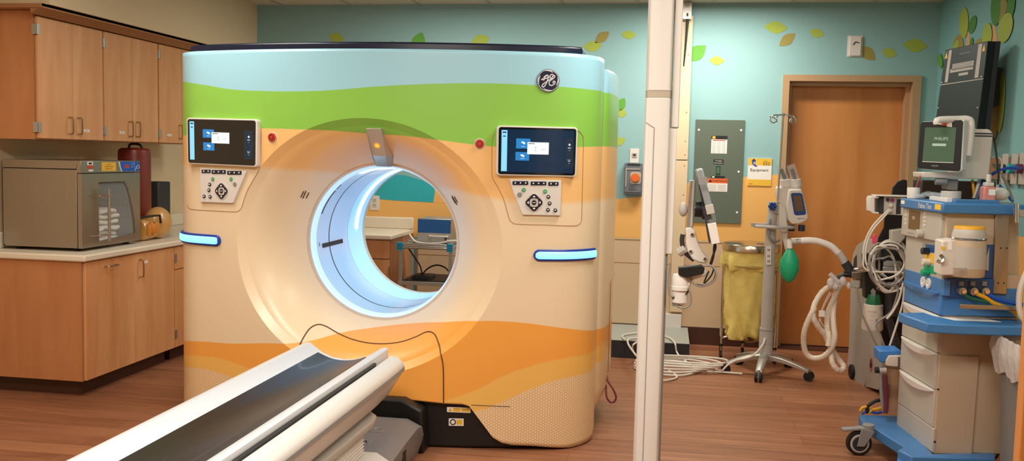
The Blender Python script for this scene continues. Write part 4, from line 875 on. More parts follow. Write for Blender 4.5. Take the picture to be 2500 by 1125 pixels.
# grey electrical panel
r = thing('electrical_panel', (PB(1755, 545).x, WY, PB(1755, 545).z), 'tall dark green-grey electrical panel cover with stickers beside the wooden door', 'electrical panel')
a, b = PB(1697, 292), PB(1819, 293); c_, d_ = PB(1808, 546), PB(1691, 543); off = V((0, -.014, 0)); xa, xb = (a.x+d_.x)/2, (b.x+c_.x)/2; za, zb = (a.z+b.z)/2, (c_.z+d_.z)/2
q = Q((xa, WY, za), (xb, WY, za), (xb, WY, zb), (xa, WY, zb)); mg = mat('panel_green_grey', '#5E6A5C', .5)
mb = MB(); q.rect(mb, 0, 0, 1, 1, mg, .0, .014); bd = mb.build('cover', r, bevel=.002)
def uvp(px, py): p = PB(px, py); return ((p.x-xa)/(xb-xa), (p.z-za)/(zb-za))
for px, py in ((1706, 317), (1809, 318), (1803, 419), (1799, 518)): mb = MB(); u_, v_ = uvp(px, py); q.disc(mb, u_, v_, .009, M_paper, .014, .017, 10); mb.build('screw', r)
def stick(x0, y0, x1, y1, mt, d0=.0145): mb = MB(); u0, v0 = uvp(x0, y0); u1, v1 = uvp(x1, y1); q.rect(mb, u0, v0, u1, v1, mt, d0, d0+.0008); return mb, u0, v0, u1, v1
mb, u0, v0, u1, v1 = stick(1737, 331, 1774, 375, M_paper); q.rect(mb, u0, v0, u1, v0+.035, M_ink, .0153, .0158); q.rect(mb, u0+.02, v0+.005, u0+.08, v0+.03, M_yel, .0158, .0162)
q.rect(mb, u0+.03, v0+.042, u1-.03, v0+.05, M_red, .0153, .0156)
for i in range(3):
    for j in range(8): uu = u0+.02+i*(u1-u0-.02)/3; q.rect(mb, uu, v0+.062+j*.0135, uu+(u1-u0)/3-.035, v0+.067+j*.0135, M_lgrey, .0153, .0156)
mb.build('instruction_label', r, smooth=0)
mb, u0, v0, u1, v1 = stick(1742, 389, 1766, 401, M_ink); q.rect(mb, u0+.01, v0+.003, u1-.01, v1-.003, M_ink, .0153, .0155)
q.text(mb, 'CT MAIN', (u0+u1)/2, v0+.014, .010, M_paper, .0158); q.text(mb, 'DISCONNECT', (u0+u1)/2, v0+.034, .008, M_paper, .0158); mb.build('name_plate', r, smooth=0)
mb, u0, v0, u1, v1 = stick(1748, 405, 1758, 428, mat('green_tag', '#0E4A2E', .4)); q.rect(mb, u0+.02, v0+.012, u1-.02, v1-.02, mg, .0153, .016); mb.build('green_latch', r, smooth=0)
mb, u0, v0, u1, v1 = stick(1736, 429, 1769, 435, M_ink); q.rect(mb, u0+.02, v0+.004, u0+.07, v1-.004, M_paper, .0153, .0156); mb.build('black_strip', r, smooth=0)
mb, u0, v0, u1, v1 = stick(1727, 435, 1775, 468, M_paper); q.rect(mb, u0, v0, u1, v0+.045, M_orl, .0153, .0157); q.text(mb, 'WARNING', (u0+u1)/2+.03, v0+.023, .020, M_ink, .016)
q.poly(mb, [(u0+.02, v0+.036), (u0+.055, v0+.008), (u0+.09, v0+.036)], M_ink, .0157, .016)
for i in range(2):
    for j in range(5): uu = u0+.02+i*(u1-u0-.02)/2; q.rect(mb, uu, v0+.06+j*.013, uu+(u1-u0)/2-.04, v0+.065+j*.013, M_lgrey, .0153, .0156)
mb.build('warning_label', r, smooth=0)
# yellow and white room sign
r = thing('room_sign', (PB(1855, 455).x, WY, PB(1855, 455).z), 'yellow and white wall sign reading Equipment beside the wooden door', 'sign')
xa, za = PB(1827, 386).x, PB(1827, 386).z; xb, zb = PB(1882, 454).x, PB(1882, 454).z; q = Q((xa, WY, za), (xb, WY, za), (xb, WY, zb), (xa, WY, zb))
mb = MB(); q.rect(mb, 0, 0, 1, 1, M_paper, 0, .008); bd = mb.build('board', r, bevel=.001)
mb = MB(); q.rect(mb, 0, 0, 1, .25, M_yel, .008, .0086); mb.build('yellow_band', r, smooth=0); mb = MB(); q.rect(mb, 0, .77, 1, 1, M_yel, .008, .0086); mb.build('yellow_band', r, smooth=0)
mb = MB(); q.poly(mb, [(.28+.14*cos(t*.2), .14+.13*sin(t*.2)) for t in range(8, 24)]+[(.30, .14)], M_knob, .0086, .0092); q.rect(mb, .28, .06, .31, .26, M_knob, .0086, .0092); q.poly(mb, [(.28, .26), (.38, .26), (.38, .30), (.28, .30)], M_knob, .0086, .0092)
q.text(mb, 'LBL', .26, .17, .022, M_paper, .0096); mb.build('logo', r, smooth=0)
mb = MB(); q.text(mb, '033', .77, .19, .026, M_ink, .0092); q.text(mb, 'C.33', .72, .10, .010, M_ink, .0092); q.text(mb, 'Equipment', .48, .42, .024, M_ink, .0092); q.text(mb, 'room', .14, .93, .010, M_ink, .0092); mb.build('lettering', r, smooth=0)
# fire call device high on the wall, thermostat and emergency switch left of the column
c = PB(2087, 113); rr, q = wall_plate('wall_sensor', (c.x, WY-.001, c.z), .115, .165, 'small white wall sensor plate above the wooden door frame', 'sensor', 0)
mb = MB(); q.rect(mb, .12, .04, .88, .96, M_white, .006, .022, .01); s_ = mb.build('sensor_cover', rr, bevel=.003); mb = MB(); mb.tube([q.p(.35, .45, .023), q.p(.5, .32, .023), q.p(.72, .36, .023)], .004, M_dark); mb.build('symbol', s_)
c = PB(1549, 380); rr, q = wall_plate('thermostat', (c.x, WY-.001, c.z), .075, .115, 'small white thermostat above the grey isolator box', 'thermostat', 0)
mb = MB(); q.rect(mb, .25, .3, .75, .6, M_lgrey, .006, .012); q.rect(mb, .35, .38, .65, .52, M_dark, .012, .013); mb.build('display', rr)
r = thing('isolator_switch', (PB(1545, 475).x, WY, PB(1545, 475).z), 'grey wall isolator box with a round orange button between scanner and column', 'switch')
a, b = PB(1526, 397), PB(1568, 475); q = Q((a.x, WY-.07, a.z), (b.x, WY-.07, a.z), (b.x, WY-.07, b.z), (a.x, WY-.07, b.z)); gm = mat('isolator_grey', '#6F747C', .45)
mb = MB().box((a.x, WY-.07, b.z), (b.x, WY, a.z), gm); mb.build('enclosure', r, bevel=.005)
mb = MB(); q.rect(mb, .05, .12, .95, .92, gm, .0, .008, .01); q.rect(mb, .15, .02, .85, .07, M_dark, 0, .006); q.text(mb, 'EMERGENCY', .5, .85, .010, M_ink, .0085); mb.build('lid', r, bevel=.001)
mb = MB(); q.rect(mb, .33, .28, .92, .66, M_lgrey, .008, .012, .02); q.disc(mb, .60, .47, .038, mat('brass_ring', '#C8882E', .35), .012, .020, 24); q.disc(mb, .60, .47, .030, M_orl, .020, .038, 24); mb.build('push_button', r)
mb = MB(); mb.tube([q.p(.1, .2, .01), q.p(.1, .75, .01)], .005, M_lgrey, smooth=1).tube([q.p(.08, .2, .01), q.p(.85, .2, .01)], .004, M_lgrey, smooth=1); mb.build('hasp', r)
# duct on the floor and the cable pile
zt = .135; a, b = -.43, .20
r = thing('floor_duct', ((a+b)/2-.2, 7.4, 0), 'low grey metal duct box on the floor along the back wall', 'duct')
mb = MB().box((-1.0, 7.05, 0), (b, WY-.018, zt-.004), M_dark); mb.build('body', r, bevel=.003); MB().box((-1.0, 7.045, zt-.004), (b, WY-.018, zt+.002), mat('duct_lid_grey', '#A3A79E', .45)).build('lid', r, bevel=.002)
MB().cyl((b-.02, 7.047, .06), (b-.02, 7.04, .06), .006, M_chrome, n=8).build('screw', r)
random.seed(3)
def cable(name, pts, rad, mt, label, cat, group=None, k=6): return tag(MB().tube(pts, rad, mt, smooth=k).build(name), label, cat, group)
F0 = lambda x, y, z=.012: fl(x, y, z)
ends = ['draped over the floor duct', 'looping out towards the infusion stand', 'looping tightest under the duct', 'lying nearest the scanner', 'topmost of the coil', 'reaching furthest towards the viewer']
for k in range(6):
    c = fl(1632, 902-k*1.5, .01); pts = []; ra, rb = .16+.018*k, .17-.012*k
    for i in range(15):
        t = 2*pi*i/14+k*.7; pts.append(V((c.x+.02*k+ra*1.35*cos(t)+.02*sin(3*t+k), c.y+rb*sin(t)+.015*cos(2*t+k), .012+.012*k)))
    if k == 0: pts = [V((-.28, 7.0, zt+.012)), V((-.30, 7.2, zt+.012)), V((-.12, 7.35, zt+.014)), V((.03, 7.22, zt+.012)), V((.09, 7.02, zt+.008)), V((.12, 6.98, .06))]+pts
    if k == 1: pts += [fl(1700, 905, .012), fl(1760, 908, .012), fl(1812, 912, .012)]
    if k == 2: pts = [fl(1553, 868, .15), fl(1533, 838, .15), fl(1540, 826, .15), fl(1580, 826, .15), fl(1545, 842, .15)] + [V((-.16, 6.95, .03))]+pts
    if k == 3: pts = [fl(1558, 885, .012), fl(1550, 890, .012), fl(1556, 900, .012)]+pts
    if k == 5: pts += [fl(1650, 915, .012), fl(1628, 928, .012), fl(1600, 926, .012)]
    cable('white_cable', pts, .007, M_cablew, 'white cable of the floor coil beside the column, '+ends[k], 'cable', 'white cables coiled on the floor', 4)
# ---------------------------------------------------------------- linen hamper
HY = 7.20; hc = (at(1765, 600, HY)+at(1905, 600, HY))/2; HR = (at(1905, 600, HY).x-at(1765, 600, HY).x)/2; hz = at(1830, 600, HY).z
hx = hc.x
r = thing('linen_hamper', (hx, HY, 0), 'round steel linen hamper with a yellow cloth bag standing beside the door', 'hamper')
MB().lathe((hx, HY, hz), [(HR, -.034), (HR+.004, -.032), (HR+.004, .012), (HR, .018), (HR*.9, .024), (0, .027)], mat('hamper_steel', '#C8B8A4', .22, 1.), n=48).build('lid', r)
MB().box((hx+.03, HY-.12, hz+.026), (hx+.08, HY-.09, hz+.036), M_alu).build('lid_handle', r)
bag = mat('yellow_linen_bag', '#E6CF74', .85, bump=(14, .5, .02)); mb = MB(); rr_ = []
for zz, sc_, am in ((hz-.018, .98, .0), (hz-.06, 1.0, .010), (hz-.10, 1.01, .014), (hz-.145, 1.0, .018), (hz-.165, .97, .018), (hz-.17, .90, .01), (hz-.25, .87, .012), (hz-.4, .85, .014), (hz-.52, .80, .02), (hz-.60, .76, .026), (hz-.66, .72, .03), (hz-.69, .64, .03), (hz-.70, .35, .01)):
    ring = []
    for i in range(64):
        t = 2*pi*i/64; q_ = HR*sc_+am*(sin(5*t+zz*9)+.6*sin(11*t-zz*14)+.4*sin(17*t+zz*30)); dz = .018*sin(4*t+1)*(1 if zz < hz-.5 else .2 if zz < hz-.12 else 0)+(.012*sin(6*t) if hz-.17 < zz < hz-.12 else 0)
        ring.append(V((hx+q_*cos(t), HY+q_*sin(t)*.9, zz+dz)))
    rr_.append(ring)
mb.loft(rr_, bag); mb.build('bag', r, smooth=60)
legs = [(hx-HR*.93, HY+.02), (hx+HR*.95, HY-.02), (hx-.02, HY+HR*.9)]
for x, y in legs:
    l = MB().cyl((x, y, .06), (x, y, hz-.14), .012, M_chrome, n=14).cyl((x, y, .27), (x, y, .29), .016, M_chrome, n=14).cyl((x, y, .10), (x, y, .115), .017, M_rubber, n=14).build('leg', r)
    mb = MB().cyl((x-.008, y-.01, .028), (x+.012, y-.01, .028), .027, M_rubber, n=20).box((x-.01, y-.02, .03), (x+.01, y+.01, .065), M_black); mb.build('caster', l)
mb = MB(); z = .14
for x, y in legs: mb.tube([(x, y, z+.02), (x*.7+hx*.3, y*.7+HY*.3, z+.035), (hx+.01, HY+.02, z)], .008, M_chrome)
mb.build('cross_brace', r)
MB().lathe((hx, HY, hz-.14), [(HR-.004, -.006), (HR+.004, 0), (HR-.004, .006)], M_chrome, n=48).build('hoop', r)
# ---------------------------------------------------------------- contrast injector on a rolling stand
IX, IY = at(1868, 880, 6.75).x, 6.75
r = thing('injector_stand', (IX, IY, 0), 'grey rolling stand with twin-syringe injector head and chrome hook pole in front of the door', 'injector stand')
tops = at(1885, 540, IY); lean = (tops.x-IX)/(tops.z-.1)
def sx(z): return IX+lean*0
pc = mat('stand_grey', '#B4AFA8', .4)
kz = lambda py: at(1872, py, IY).z
mb = MB().cyl((IX, IY, .10), (IX, IY, kz(800)), .048, pc, n=28).cyl((IX, IY, kz(800)), (IX, IY, kz(548)), .042, pc, r1=.036, n=28).cyl((IX, IY, kz(806)), (IX, IY, kz(804)), .0495, M_grey, n=28).cyl((IX, IY, kz(838)), (IX, IY, kz(837)), .0485, M_grey, n=28); mb.build('pole', r)
foot = [(1775, 898), (1852, 925), (1978, 922), (1935, 893), (1815, 885)]
ft = [V((fl(*p, .05).x, fl(*p, .05).y, 0)) for p in ((1772, 893), (1852, 915), (1975, 912))]+[V((IX+.20, IY+.30, 0)), V((IX-.16, IY+.30, 0))]
for p in ft:
    d = (p-V((IX, IY, 0))); d.z = 0; L_ = d.length; d.normalize(); sd = V((-d.y, d.x, 0))
    rings = []
    for i in range(9):
        t = i/8; c = V((IX, IY, 0))+d*(.03+(L_-.03)*t); zt_ = .155-.075*t**1.6; wd = .034-.010*t; hh = .045-.018*t
        rings.append([c+sd*(a_*wd)+V((0, 0, zt_+b_*hh)) for a_, b_ in ((-1, -1), (1, -1), (1, -.2), (.6, 0), (-.6, 0), (-1, -.2))])
    lg = MB().loft(rings, M_alu).build('leg', r, bevel=.003)
    mb = MB(); c = p+V((0, 0, .033))
    for s_ in (-.016, .016): mb.cyl(c+sd*(s_-.007), c+sd*(s_+.007), .033, M_rubber, n=24)
    mb.cyl(c+sd*-.022, c+sd*.022, .010, M_grey, n=12).cyl(c+V((0, 0, .01)), c+V((0, 0, .05)), .010, M_grey, n=12); mb.build('caster', lg)
px = lambda x, y, d=0: at(x, y, IY+d)
a, b = px(1885, 668, -.05), px(1885, 598, -.05)
q = Q(px(1870, 600, -.048), px(1883, 600, -.048), px(1882, 646, -.048), px(1870, 646, -.048)); mb = MB(); q.rect(mb, 0, 0, 1, 1, M_white, 0, .01, .008)
for v in (.22, .55, .82):
    q.rect(mb, .3, v-.06, .45, v+.04, M_ink, .01, .0105); q.rect(mb, .6, v-.06, .75, v+.04, M_ink, .01, .0105)
mb.build('power_sockets', r)
mb = MB().cyl((IX, IY, kz(548)), (IX+.01, IY, kz(492)), .036, pc, r1=.034, n=24).cyl((IX+.01, IY, kz(522)), (IX+.01, IY, kz(520)), .0365, M_grey, n=24); mb.build('upper_sleeve', r)
mb = MB(); c = px(1885, 503, -.04); mb.cyl(c, c+V((0, -.03, 0)), .012, M_knob, n=16)
for i in range(6): t = pi*i/3; mb.ell(c+V((.019*cos(t), -.022, .019*sin(t))), .012, .014, .012, M_knob, n=12, k=8)
mb.build('locking_knob', r)
mb = MB(); zr = kz(552); mb.loft([[V((IX+.02+rx*cos(t_)*1, IY-.02+ry*sin(t_), z_)) for t_ in [2*pi*i/32 for i in range(32)]] for rx, ry, z_ in ((.14, .085, zr-.01), (.145, .09, zr), (.14, .085, zr+.012), (.10, .055, zr+.012), (.10, .055, zr-.01), (.14, .085, zr-.01))], pc, cap=False); mb.box((IX-.14, IY-.05, zr-.005), (IX-.03, IY-.02, zr+.022), pc); mb.build('ring_handle', r)
mb = MB().cyl((IX+.035, IY-.01, kz(500)), px(1912, 285), .0065, M_chrome, n=14); mb.build('hook_pole', r)
c = px(1912, 281); mb = MB().cyl(c-V((0, 0, .01)), c+V((0, 0, .012)), .012, M_chrome, n=14)
for sgn in (-1, 1):
    mb.tube([c, c+V((sgn*.05, 0, .0)), c+V((sgn*.075, -.01, -.01)), c+V((sgn*.085, -.01, -.04)), c+V((sgn*.065, -.01, -.055)), c+V((sgn*.045, -.005, -.04)), c+V((sgn*.06, .0, -.02)), c+V((sgn*.09, 0, -.012))], .004, M_chrome)
    mb.tube([c+V((0, sgn*.005, 0)), c+V((sgn*.03, -.05, .0)), c+V((sgn*.05, -.08, -.02)), c+V((sgn*.05, -.085, -.045)), c+V((sgn*.045, -.06, -.05))], .004, M_chrome)
mb.build('bottle_hooks', r)
# injector head
bodyp = [px(*p, .0) for p in ((1896, 455), (1932, 455), (1958, 458), (1962, 480), (1940, 548), (1918, 532), (1905, 505), (1896, 480))]
mb = MB().prism(bodyp, (0, .10, 0), M_offw); ih = mb.build('injector_head', r, bevel=.016, seg=3)
pod = [px(*p, -.06) for p in ((1926, 462), (1957, 462), (1962, 480), (1972, 520), (1973, 533), (1966, 541), (1950, 547), (1934, 547), (1925, 536), (1920, 500))]
mb = MB().prism(pod, (0, .07, 0), M_white); pd = mb.build('display_pod', ih, bevel=.010, seg=3)
q = Q(px(1930, 471, -.062), px(1958, 471, -.062), px(1968, 521, -.062), px(1939, 523, -.062)); mb = MB(); q.rect(mb, 0, 0, 1, 1.05, M_knob, 0, .003, .016); q.rect(mb, .17, .12, .85, .86, mat('lcd_brown', '#6E5A46', .2), .003, .004); mb.build('display', ih)
mb = MB(); q.text(mb, 'INJECTOR', .5, 1.22, .008, M_ink, .002); mb.build('lettering', ih, smooth=0)
clr = mat('clear_plastic', '#E8E2DC', .12, alpha=.28, coat=.6)
for (cx1_, cx2_, cx3_) in ((1917.5, 1911, 1903), (1942, 1937.5, 1930)):
    a, b, c_ = px(cx1_+1, 456, .03), px(cx1_-1, 438, .03), px(cx3_, 402, .03)
    m = MB().cyl(px(cx1_+5, 492, .03), a, .034, M_offw, r1=.037, n=28).cyl(a, b, .0405, M_white, n=28).build('syringe_mount', ih, bevel=.002)
    MB().cyl(b, c_, .030, clr, n=24, cap=False).build('syringe_barrel', m)
    MB().cyl(b, b.lerp(c_, .72), .013, M_navy, n=14).build('plunger', m)
for x0 in (1932, 1957): c = px(x0, 557, -.02); MB().cyl(c-V((0, 0, .020)), c+V((0, 0, .024)), .024, mat('dark_blue_knob', '#1E2E4A', .4), n=20).build('turning_knob', ih, bevel=.006)
mb = MB(); mb.prism([px(*p, .0) for p in ((1905, 495), (1918, 512), (1925, 560), (1920, 620), (1915, 600), (1900, 545), (1900, 505))], (0, .02, 0), M_white); mb.build('support_arm', r, bevel=.008)
mb = MB().tube([px(1880, 535, -.06), px(1876, 560, -.07), px(1880, 580, -.07), px(1893, 590, -.05), px(1903, 586, -.02)], .008, M_grey); mb.build('cable', r)
cable('grey_cable', [px(1868, 825, -.06), px(1862, 842, -.08), px(1842, 865, -.09), px(1822, 874, -.08), px(1795, 880, -.06), px(1775, 892, -.06), fl(1760, 905, .02), fl(1735, 897, .01), fl(1690, 898, .01)], .007, M_cablew, 'light grey power cable running from the rolling stand down to the floor coil', 'cable')
# ---------------------------------------------------------------- cart behind the bore
CYF, CYR = 7.02, 7.5; ZT = at(1040, 598, CYF).z
xl, xr = at(978, 600, CYF).x, at(1100, 600, CYF).x
r = thing('steel_cart', ((xl+xr)/2, 7.25, 0), 'brushed metal cart with blue corner clips seen through the scanner bore', 'cart')
for z0, z1, nm in ((ZT-.035, ZT-.008, 'top_shelf'), (at(1040, 688, CYF).z-.03, at(1040, 688, CYF).z, 'lower_shelf')):
    s_ = MB().box((xl-.02, CYF, z0), (xr+.02, CYR, z1), M_alu).build(nm, r, bevel=.002)
    if nm == 'lower_shelf': MB().box((xl+.02, CYF+.02, z1), (xr, CYR-.02, z1+.006), M_black).build('liner', s_)
MB().cyl((xl-.02, CYF-.012, ZT+.004), (xr+.02, CYF-.012, ZT+.004), .008, M_chrome).cyl((xl-.02, CYF-.012, ZT-.022), (xr+.02, CYF-.012, ZT-.022), .008, M_chrome).build('rail', r)
for x in (xl, xr):
    for y in (CYF+.02, CYR-.02): MB().box((x-.015, y-.015, .06), (x+.015, y+.015, ZT-.03), M_alu).build('leg', r, bevel=.002)
    mb = MB()
    for k in range(4): mb.box((x-.026+.0, CYF-.03, ZT-.045+k*.016), (x+.022, CYF+.0, ZT-.033+k*.016), mat('cyan_clip', '#1FA0C8', .4))
    mb.box((x-.022, CYF-.022, ZT-.042), (x+.018, CYF+.006, ZT+.016), MATS['cyan_clip']); mb.build('corner_clip', r)
for x in (xl, xr):
    for y in (CYF+.02, CYR-.02): MB().cyl((x-.012, y, .03), (x+.012, y, .03), .03, M_rubber, n=18).build('caster', r)
bx0, bx1, by0 = at(1020, 560, 7.1).x, at(1100, 560, 7.1).x, 7.10; bz1, bzm = at(1020, 533, 7.1).z, at(1020, 567, 7.1).z
r = thing('blue_front_instrument', ((bx0+bx1)/2, 7.25, ZT-.008), 'metal instrument box with a blue upper front sitting on the cart', 'instrument')
MB().box((bx0, by0+.004, ZT-.004), (bx1, by0+.34, bz1), M_alu).build('housing', r, bevel=.003)
MB().box((bx0-.001, by0, bzm), (bx1+.001, by0+.006, bz1-.006), mat('instrument_blue', '#1F62A8', .4)).build('blue_front', r); MB().box((bx0, by0, ZT-.004), (bx1, by0+.005, bzm-.002), M_lgrey).build('lower_front', r)
handle(r, (bx0+.10, by0, (bzm+ZT)/2+.02), (bx0+.24, by0, (bzm+ZT)/2+.02), (0, -1, 0), .008, .03, m=M_offw)
mb = MB().cyl((bx1-.035, by0, bzm-.035), (bx1-.035, by0-.012, bzm-.035), .012, M_black).cyl((bx1-.035, by0, bzm-.075), (bx1-.035, by0-.012, bzm-.075), .012, M_black); mb.build('connector', r)
for k, (pts, mt) in enumerate((([(1000, 572, 7.1), (1012, 588, 7.06), (1035, 594, 7.05), (1070, 594, 7.05), (1100, 588, 7.05), (1122, 588, 7.1)], M_cablew), ([(995, 578, 7.05), (992, 585, 7.05), (1005, 590, 7.06), (1025, 593, 7.07), (1060, 596, 7.06), (1090, 592, 7.06), (1092, 583, 7.09)], M_cableg))):
    cable('instrument_cable', [at(*p) for p in pts], .008, mt, ['white cable lying in front of the blue-fronted instrument', 'grey cable curling off the left end of the cart top'][k], 'cable')
for k, pts in enumerate(([(998, 607, 7.2), (1012, 628, 7.2), (1026, 650, 7.2), (1030, 672, 7.2), (1028, 684, 7.2)], [(1028, 672, 7.2), (1045, 655, 7.2), (1065, 647, 7.2), (1085, 652, 7.2), (1097, 664, 7.2)])):
    cable('black_cable', [at(*p) for p in pts], .006, M_black, ['black cable hanging down from the cart top to its lower shelf', 'black cable arching above the lower cart shelf'][k], 'cable')
o = MB().box((at(1008, 690, 7.15).x, 7.12, at(1008, 688, 7.1).z+.008), (at(1052, 690, 7.15).x, 7.3, at(1008, 688, 7.1).z+.05), M_dark).build('power_brick', bevel=.008); tag(o, 'dark power brick lying on the lower shelf of the cart', 'power supply')
# ---------------------------------------------------------------- anaesthesia machine
UA, VA = V((-.118, .993, 0)).normalized(), V((.993, .118, 0)).normalized(); P0 = fl(2278, 1107, .13); O0 = V((P0.x, P0.y, 0))
MF = Pl(O0, -VA); MS = Pl(O0, -UA)
def ML(u, v, z): return O0+UA*u+VA*v+V((0, 0, z))
MM = Matrix(((UA.x, VA.x, 0, O0.x), (UA.y, VA.y, 0, O0.y), (0, 0, 1, 0), (0, 0, 0, 1)))
def lb(mb, u0, v0, z0, u1, v1, z1, mt): return mb.box((u0, v0, z0), (u1, v1, z1), mt, MM)
def z_f(px, py): return MF(px, py).z
am_ = thing('anaesthesia_machine', tuple(ML(.24, .2, 0)), 'blue and grey anaesthesia machine on casters with drawers and vaporizer at the right', 'anaesthesia machine')
gp = mat('machine_grey', '#B9B2A6', .4); gp2 = mat('machine_beige', '#BFA98E', .45)
zt_d = z_f(2290, 785)
mb = MB(); lb(mb, 0.012, .012, .135, .46, .36, 1.0, gp2); mb.build('body', am_, bevel=.004)
# drawer unit front (column) with four white drawers
zs = [(1105, 1050), (1045, 957), (953, 868), (862, 800)]
def zn(y): return MS(2287, y).z
dz = [(.135, zn(1046)), (zn(1046)+.003, zn(954)), (zn(954)+.003, zn(864)), (zn(864)+.003, zn(772))]
for k, (z0, z1) in enumerate(dz):
    mb = MB(); lb(mb, .012 if k else .0, -.006, z0, .468, .02, z1, gp); d = mb.build('drawer' if k else 'kick_panel', am_, bevel=.003)
    if k:
        mb = MB(); rows = []
        for i in range(17):
            t = i/16; u = .02+.44*t; h_ = .046*sin(pi*t)**.8+.004; rows.append([ML(u, -.006, z1-.002), ML(u, -.012-.022*sin(pi*t)**.7, z1-.004), ML(u, -.012-.018*sin(pi*t)**.7, z1-.004-h_*.6), ML(u, -.006, z1-.004-h_)])
        mb.loft(rows, M_white).build('handle', d)
mb = MB(); z1, z2 = dz[-1][1]+.004, zn(700)
lb(mb, 0, -.006, z1, .468, .36, z2, M_blue); ub = mb.build('upper_blue_drawer', am_, bevel=.006)
mb = MB(); rows = []
zh = z2-.03
for i in range(17):
    t = i/16; u = .02+.44*t; h_ = .04*sin(pi*t)**.8+.004; rows.append([ML(u, -.006, zh), ML(u, -.024, zh-.002), ML(u, -.022, zh-.004-h_*.6), ML(u, -.006, zh-.004-h_)])
mb.loft(rows, M_blue).build('handle', ub)
# side panels
def sd(pts, w_, mt, name, d=0., bev=.003, par=None): mb = MB().prism([MS(*p)-UA*d for p in pts], UA*w_, mt); return mb.build(name, par or am_, bevel=bev)
sd(((2294, 868), (2391, 870), (2373, 1109), (2279, 1107)), .34, gp2, 'side_box', .0)
mb = MB()
for p in ((2290, 950), (2282, 1078)): c = MS(*p); mb.cyl(c-UA*.003, c, .005, M_ink, n=8)
mb.build('screws', am_)
sd(((2318, 800), (2415, 806), (2405, 1100), (2300, 1100)), .30, mat('machine_side_brown', '#A88E74', .5), 'rear_panel', -.06)
sd(((2322, 806), (2342, 806), (2340, 868), (2320, 868)), .02, gp2, 'side_channel', -.045)
# blue writing shelf (horizontal)
top = [(2193, 763), (2215, 772), (2262, 788), (2340, 793), (2500, 797), (2530, 798), (2530, 766), (2300, 762)]
mb = MB().prism([fl(x, y, .79) for x, y in top], (0, 0, -.045), M_blue); mb.build('writing_shelf', am_, bevel=.006)
sh2 = [fl(x, y, .7905) for x, y in ((2270, 768), (2370, 770), (2445, 786), (2330, 782))]; o = MB().prism(sh2, (0, 0, .001), M_paper).build('paper_sheet', smooth=0); tag(o, 'sheet of paper lying on the blue writing shelf of the anaesthesia machine', 'paper')
mb = MB().prism([fl(x, y, .14) for x, y in ((2096, 1012), (2190, 1014), (2192, 1027), (2278, 1107), (2430, 1104), (2430, 1120), (2225, 1114), (2192, 1098), (2207, 1090), (2140, 1048), (2105, 1028))], (0, 0, -.055), M_blue); mb.build('base_frame', am_, bevel=.006)
mb = MB().prism([fl(x, y, .10) for x, y in ((2192, 1100), (2225, 1116), (2430, 1122), (2430, 1140), (2190, 1135))], (0, 0, -.04), M_blue); mb.build('base_step', am_, bevel=.004)
def big_caster(c, ang):
    d = V((cos(ang), sin(ang), 0)); s_ = V((-d.y, d.x, 0)); c = V(c)
    mb = MB().cyl(c-s_*.016, c+s_*.016, .064, M_rubber, n=32).cyl(c-s_*.018, c+s_*.018, .050, M_lgrey, n=32).cyl(c-s_*.020, c+s_*.020, .040, M_dark, n=28); w_ = mb.build('caster', am_, bevel=.004)
    mb = MB()
    for k in (-1, 1): mb.prism([c+s_*(k*.026)+d*a_+V((0, 0, b_)) for a_, b_ in ((-.02, -.012), (.02, -.012), (.07, .07), (.0, .085))], s_*(k*.006), M_grey)
    mb.cyl(c+d*.045+V((0, 0, .07)), c+d*.045+V((0, 0, .10)), .03, M_grey, n=20); mb.build('fork', w_, bevel=.003)
    MB().prism([c+d*.05+s_*.022+V((0, 0, .075)), c-d*.09+s_*.022+V((0, 0, .062)), c-d*.09-s_*.022+V((0, 0, .062)), c+d*.05-s_*.022+V((0, 0, .075))], (0, 0, .014), M_grey).build('brake_pedal', w_, bevel=.004)
cc = fl(2095, 1110, 0); big_caster((cc.x, cc.y, .064), .15)
p_ = ML(.30, .55, 0); big_caster((p_.x-.45+.3, p_.y, .064), .3); 
# upper body: control module with screen
zt1 = z_f(2310, 512)
up_ = [(2213, 503), (2310, 520), (2306, 590), (2300, 592), (2211, 573)]
mb = MB().prism([MF(*p)-VA*.02 for p in ((2213, 499), (2309, 513), (2303, 592), (2208, 574))], VA*.04, gp); cm_ = mb.build('control_module', am_, bevel=.008, seg=3)
q = Q(*[MF(*p)-VA*.0205 for p in ((2231, 511), (2259, 516), (2256, 563), (2228, 558))]); mb = MB(); q.rect(mb, -.08, -.06, 1.08, 1.2, M_lgrey, 0, .002); q.rect(mb, 0, 0, 1, 1, mat('lcd_dim', '#5C4A38', .15), .002, .003); q.text(mb, 'TEST', .45, .4, .014, M_paper, .0036); mb.build('display', cm_)
c = MF(2262, 571)-VA*.02; MB().cyl(c, c-VA*.03, .022, M_lgrey, n=24).build('rotary_knob', cm_, bevel=.003)
mb = MB()
for i in range(4):
    q.rect(mb, -.42, .05+i*.22, -.22, .18+i*.22, M_offw, 0, .0012); q.rect(mb, 1.25, .02+i*.2, 1.45, .14+i*.2, M_offw, 0, .0012)
mb.build('keys', cm_, smooth=0)
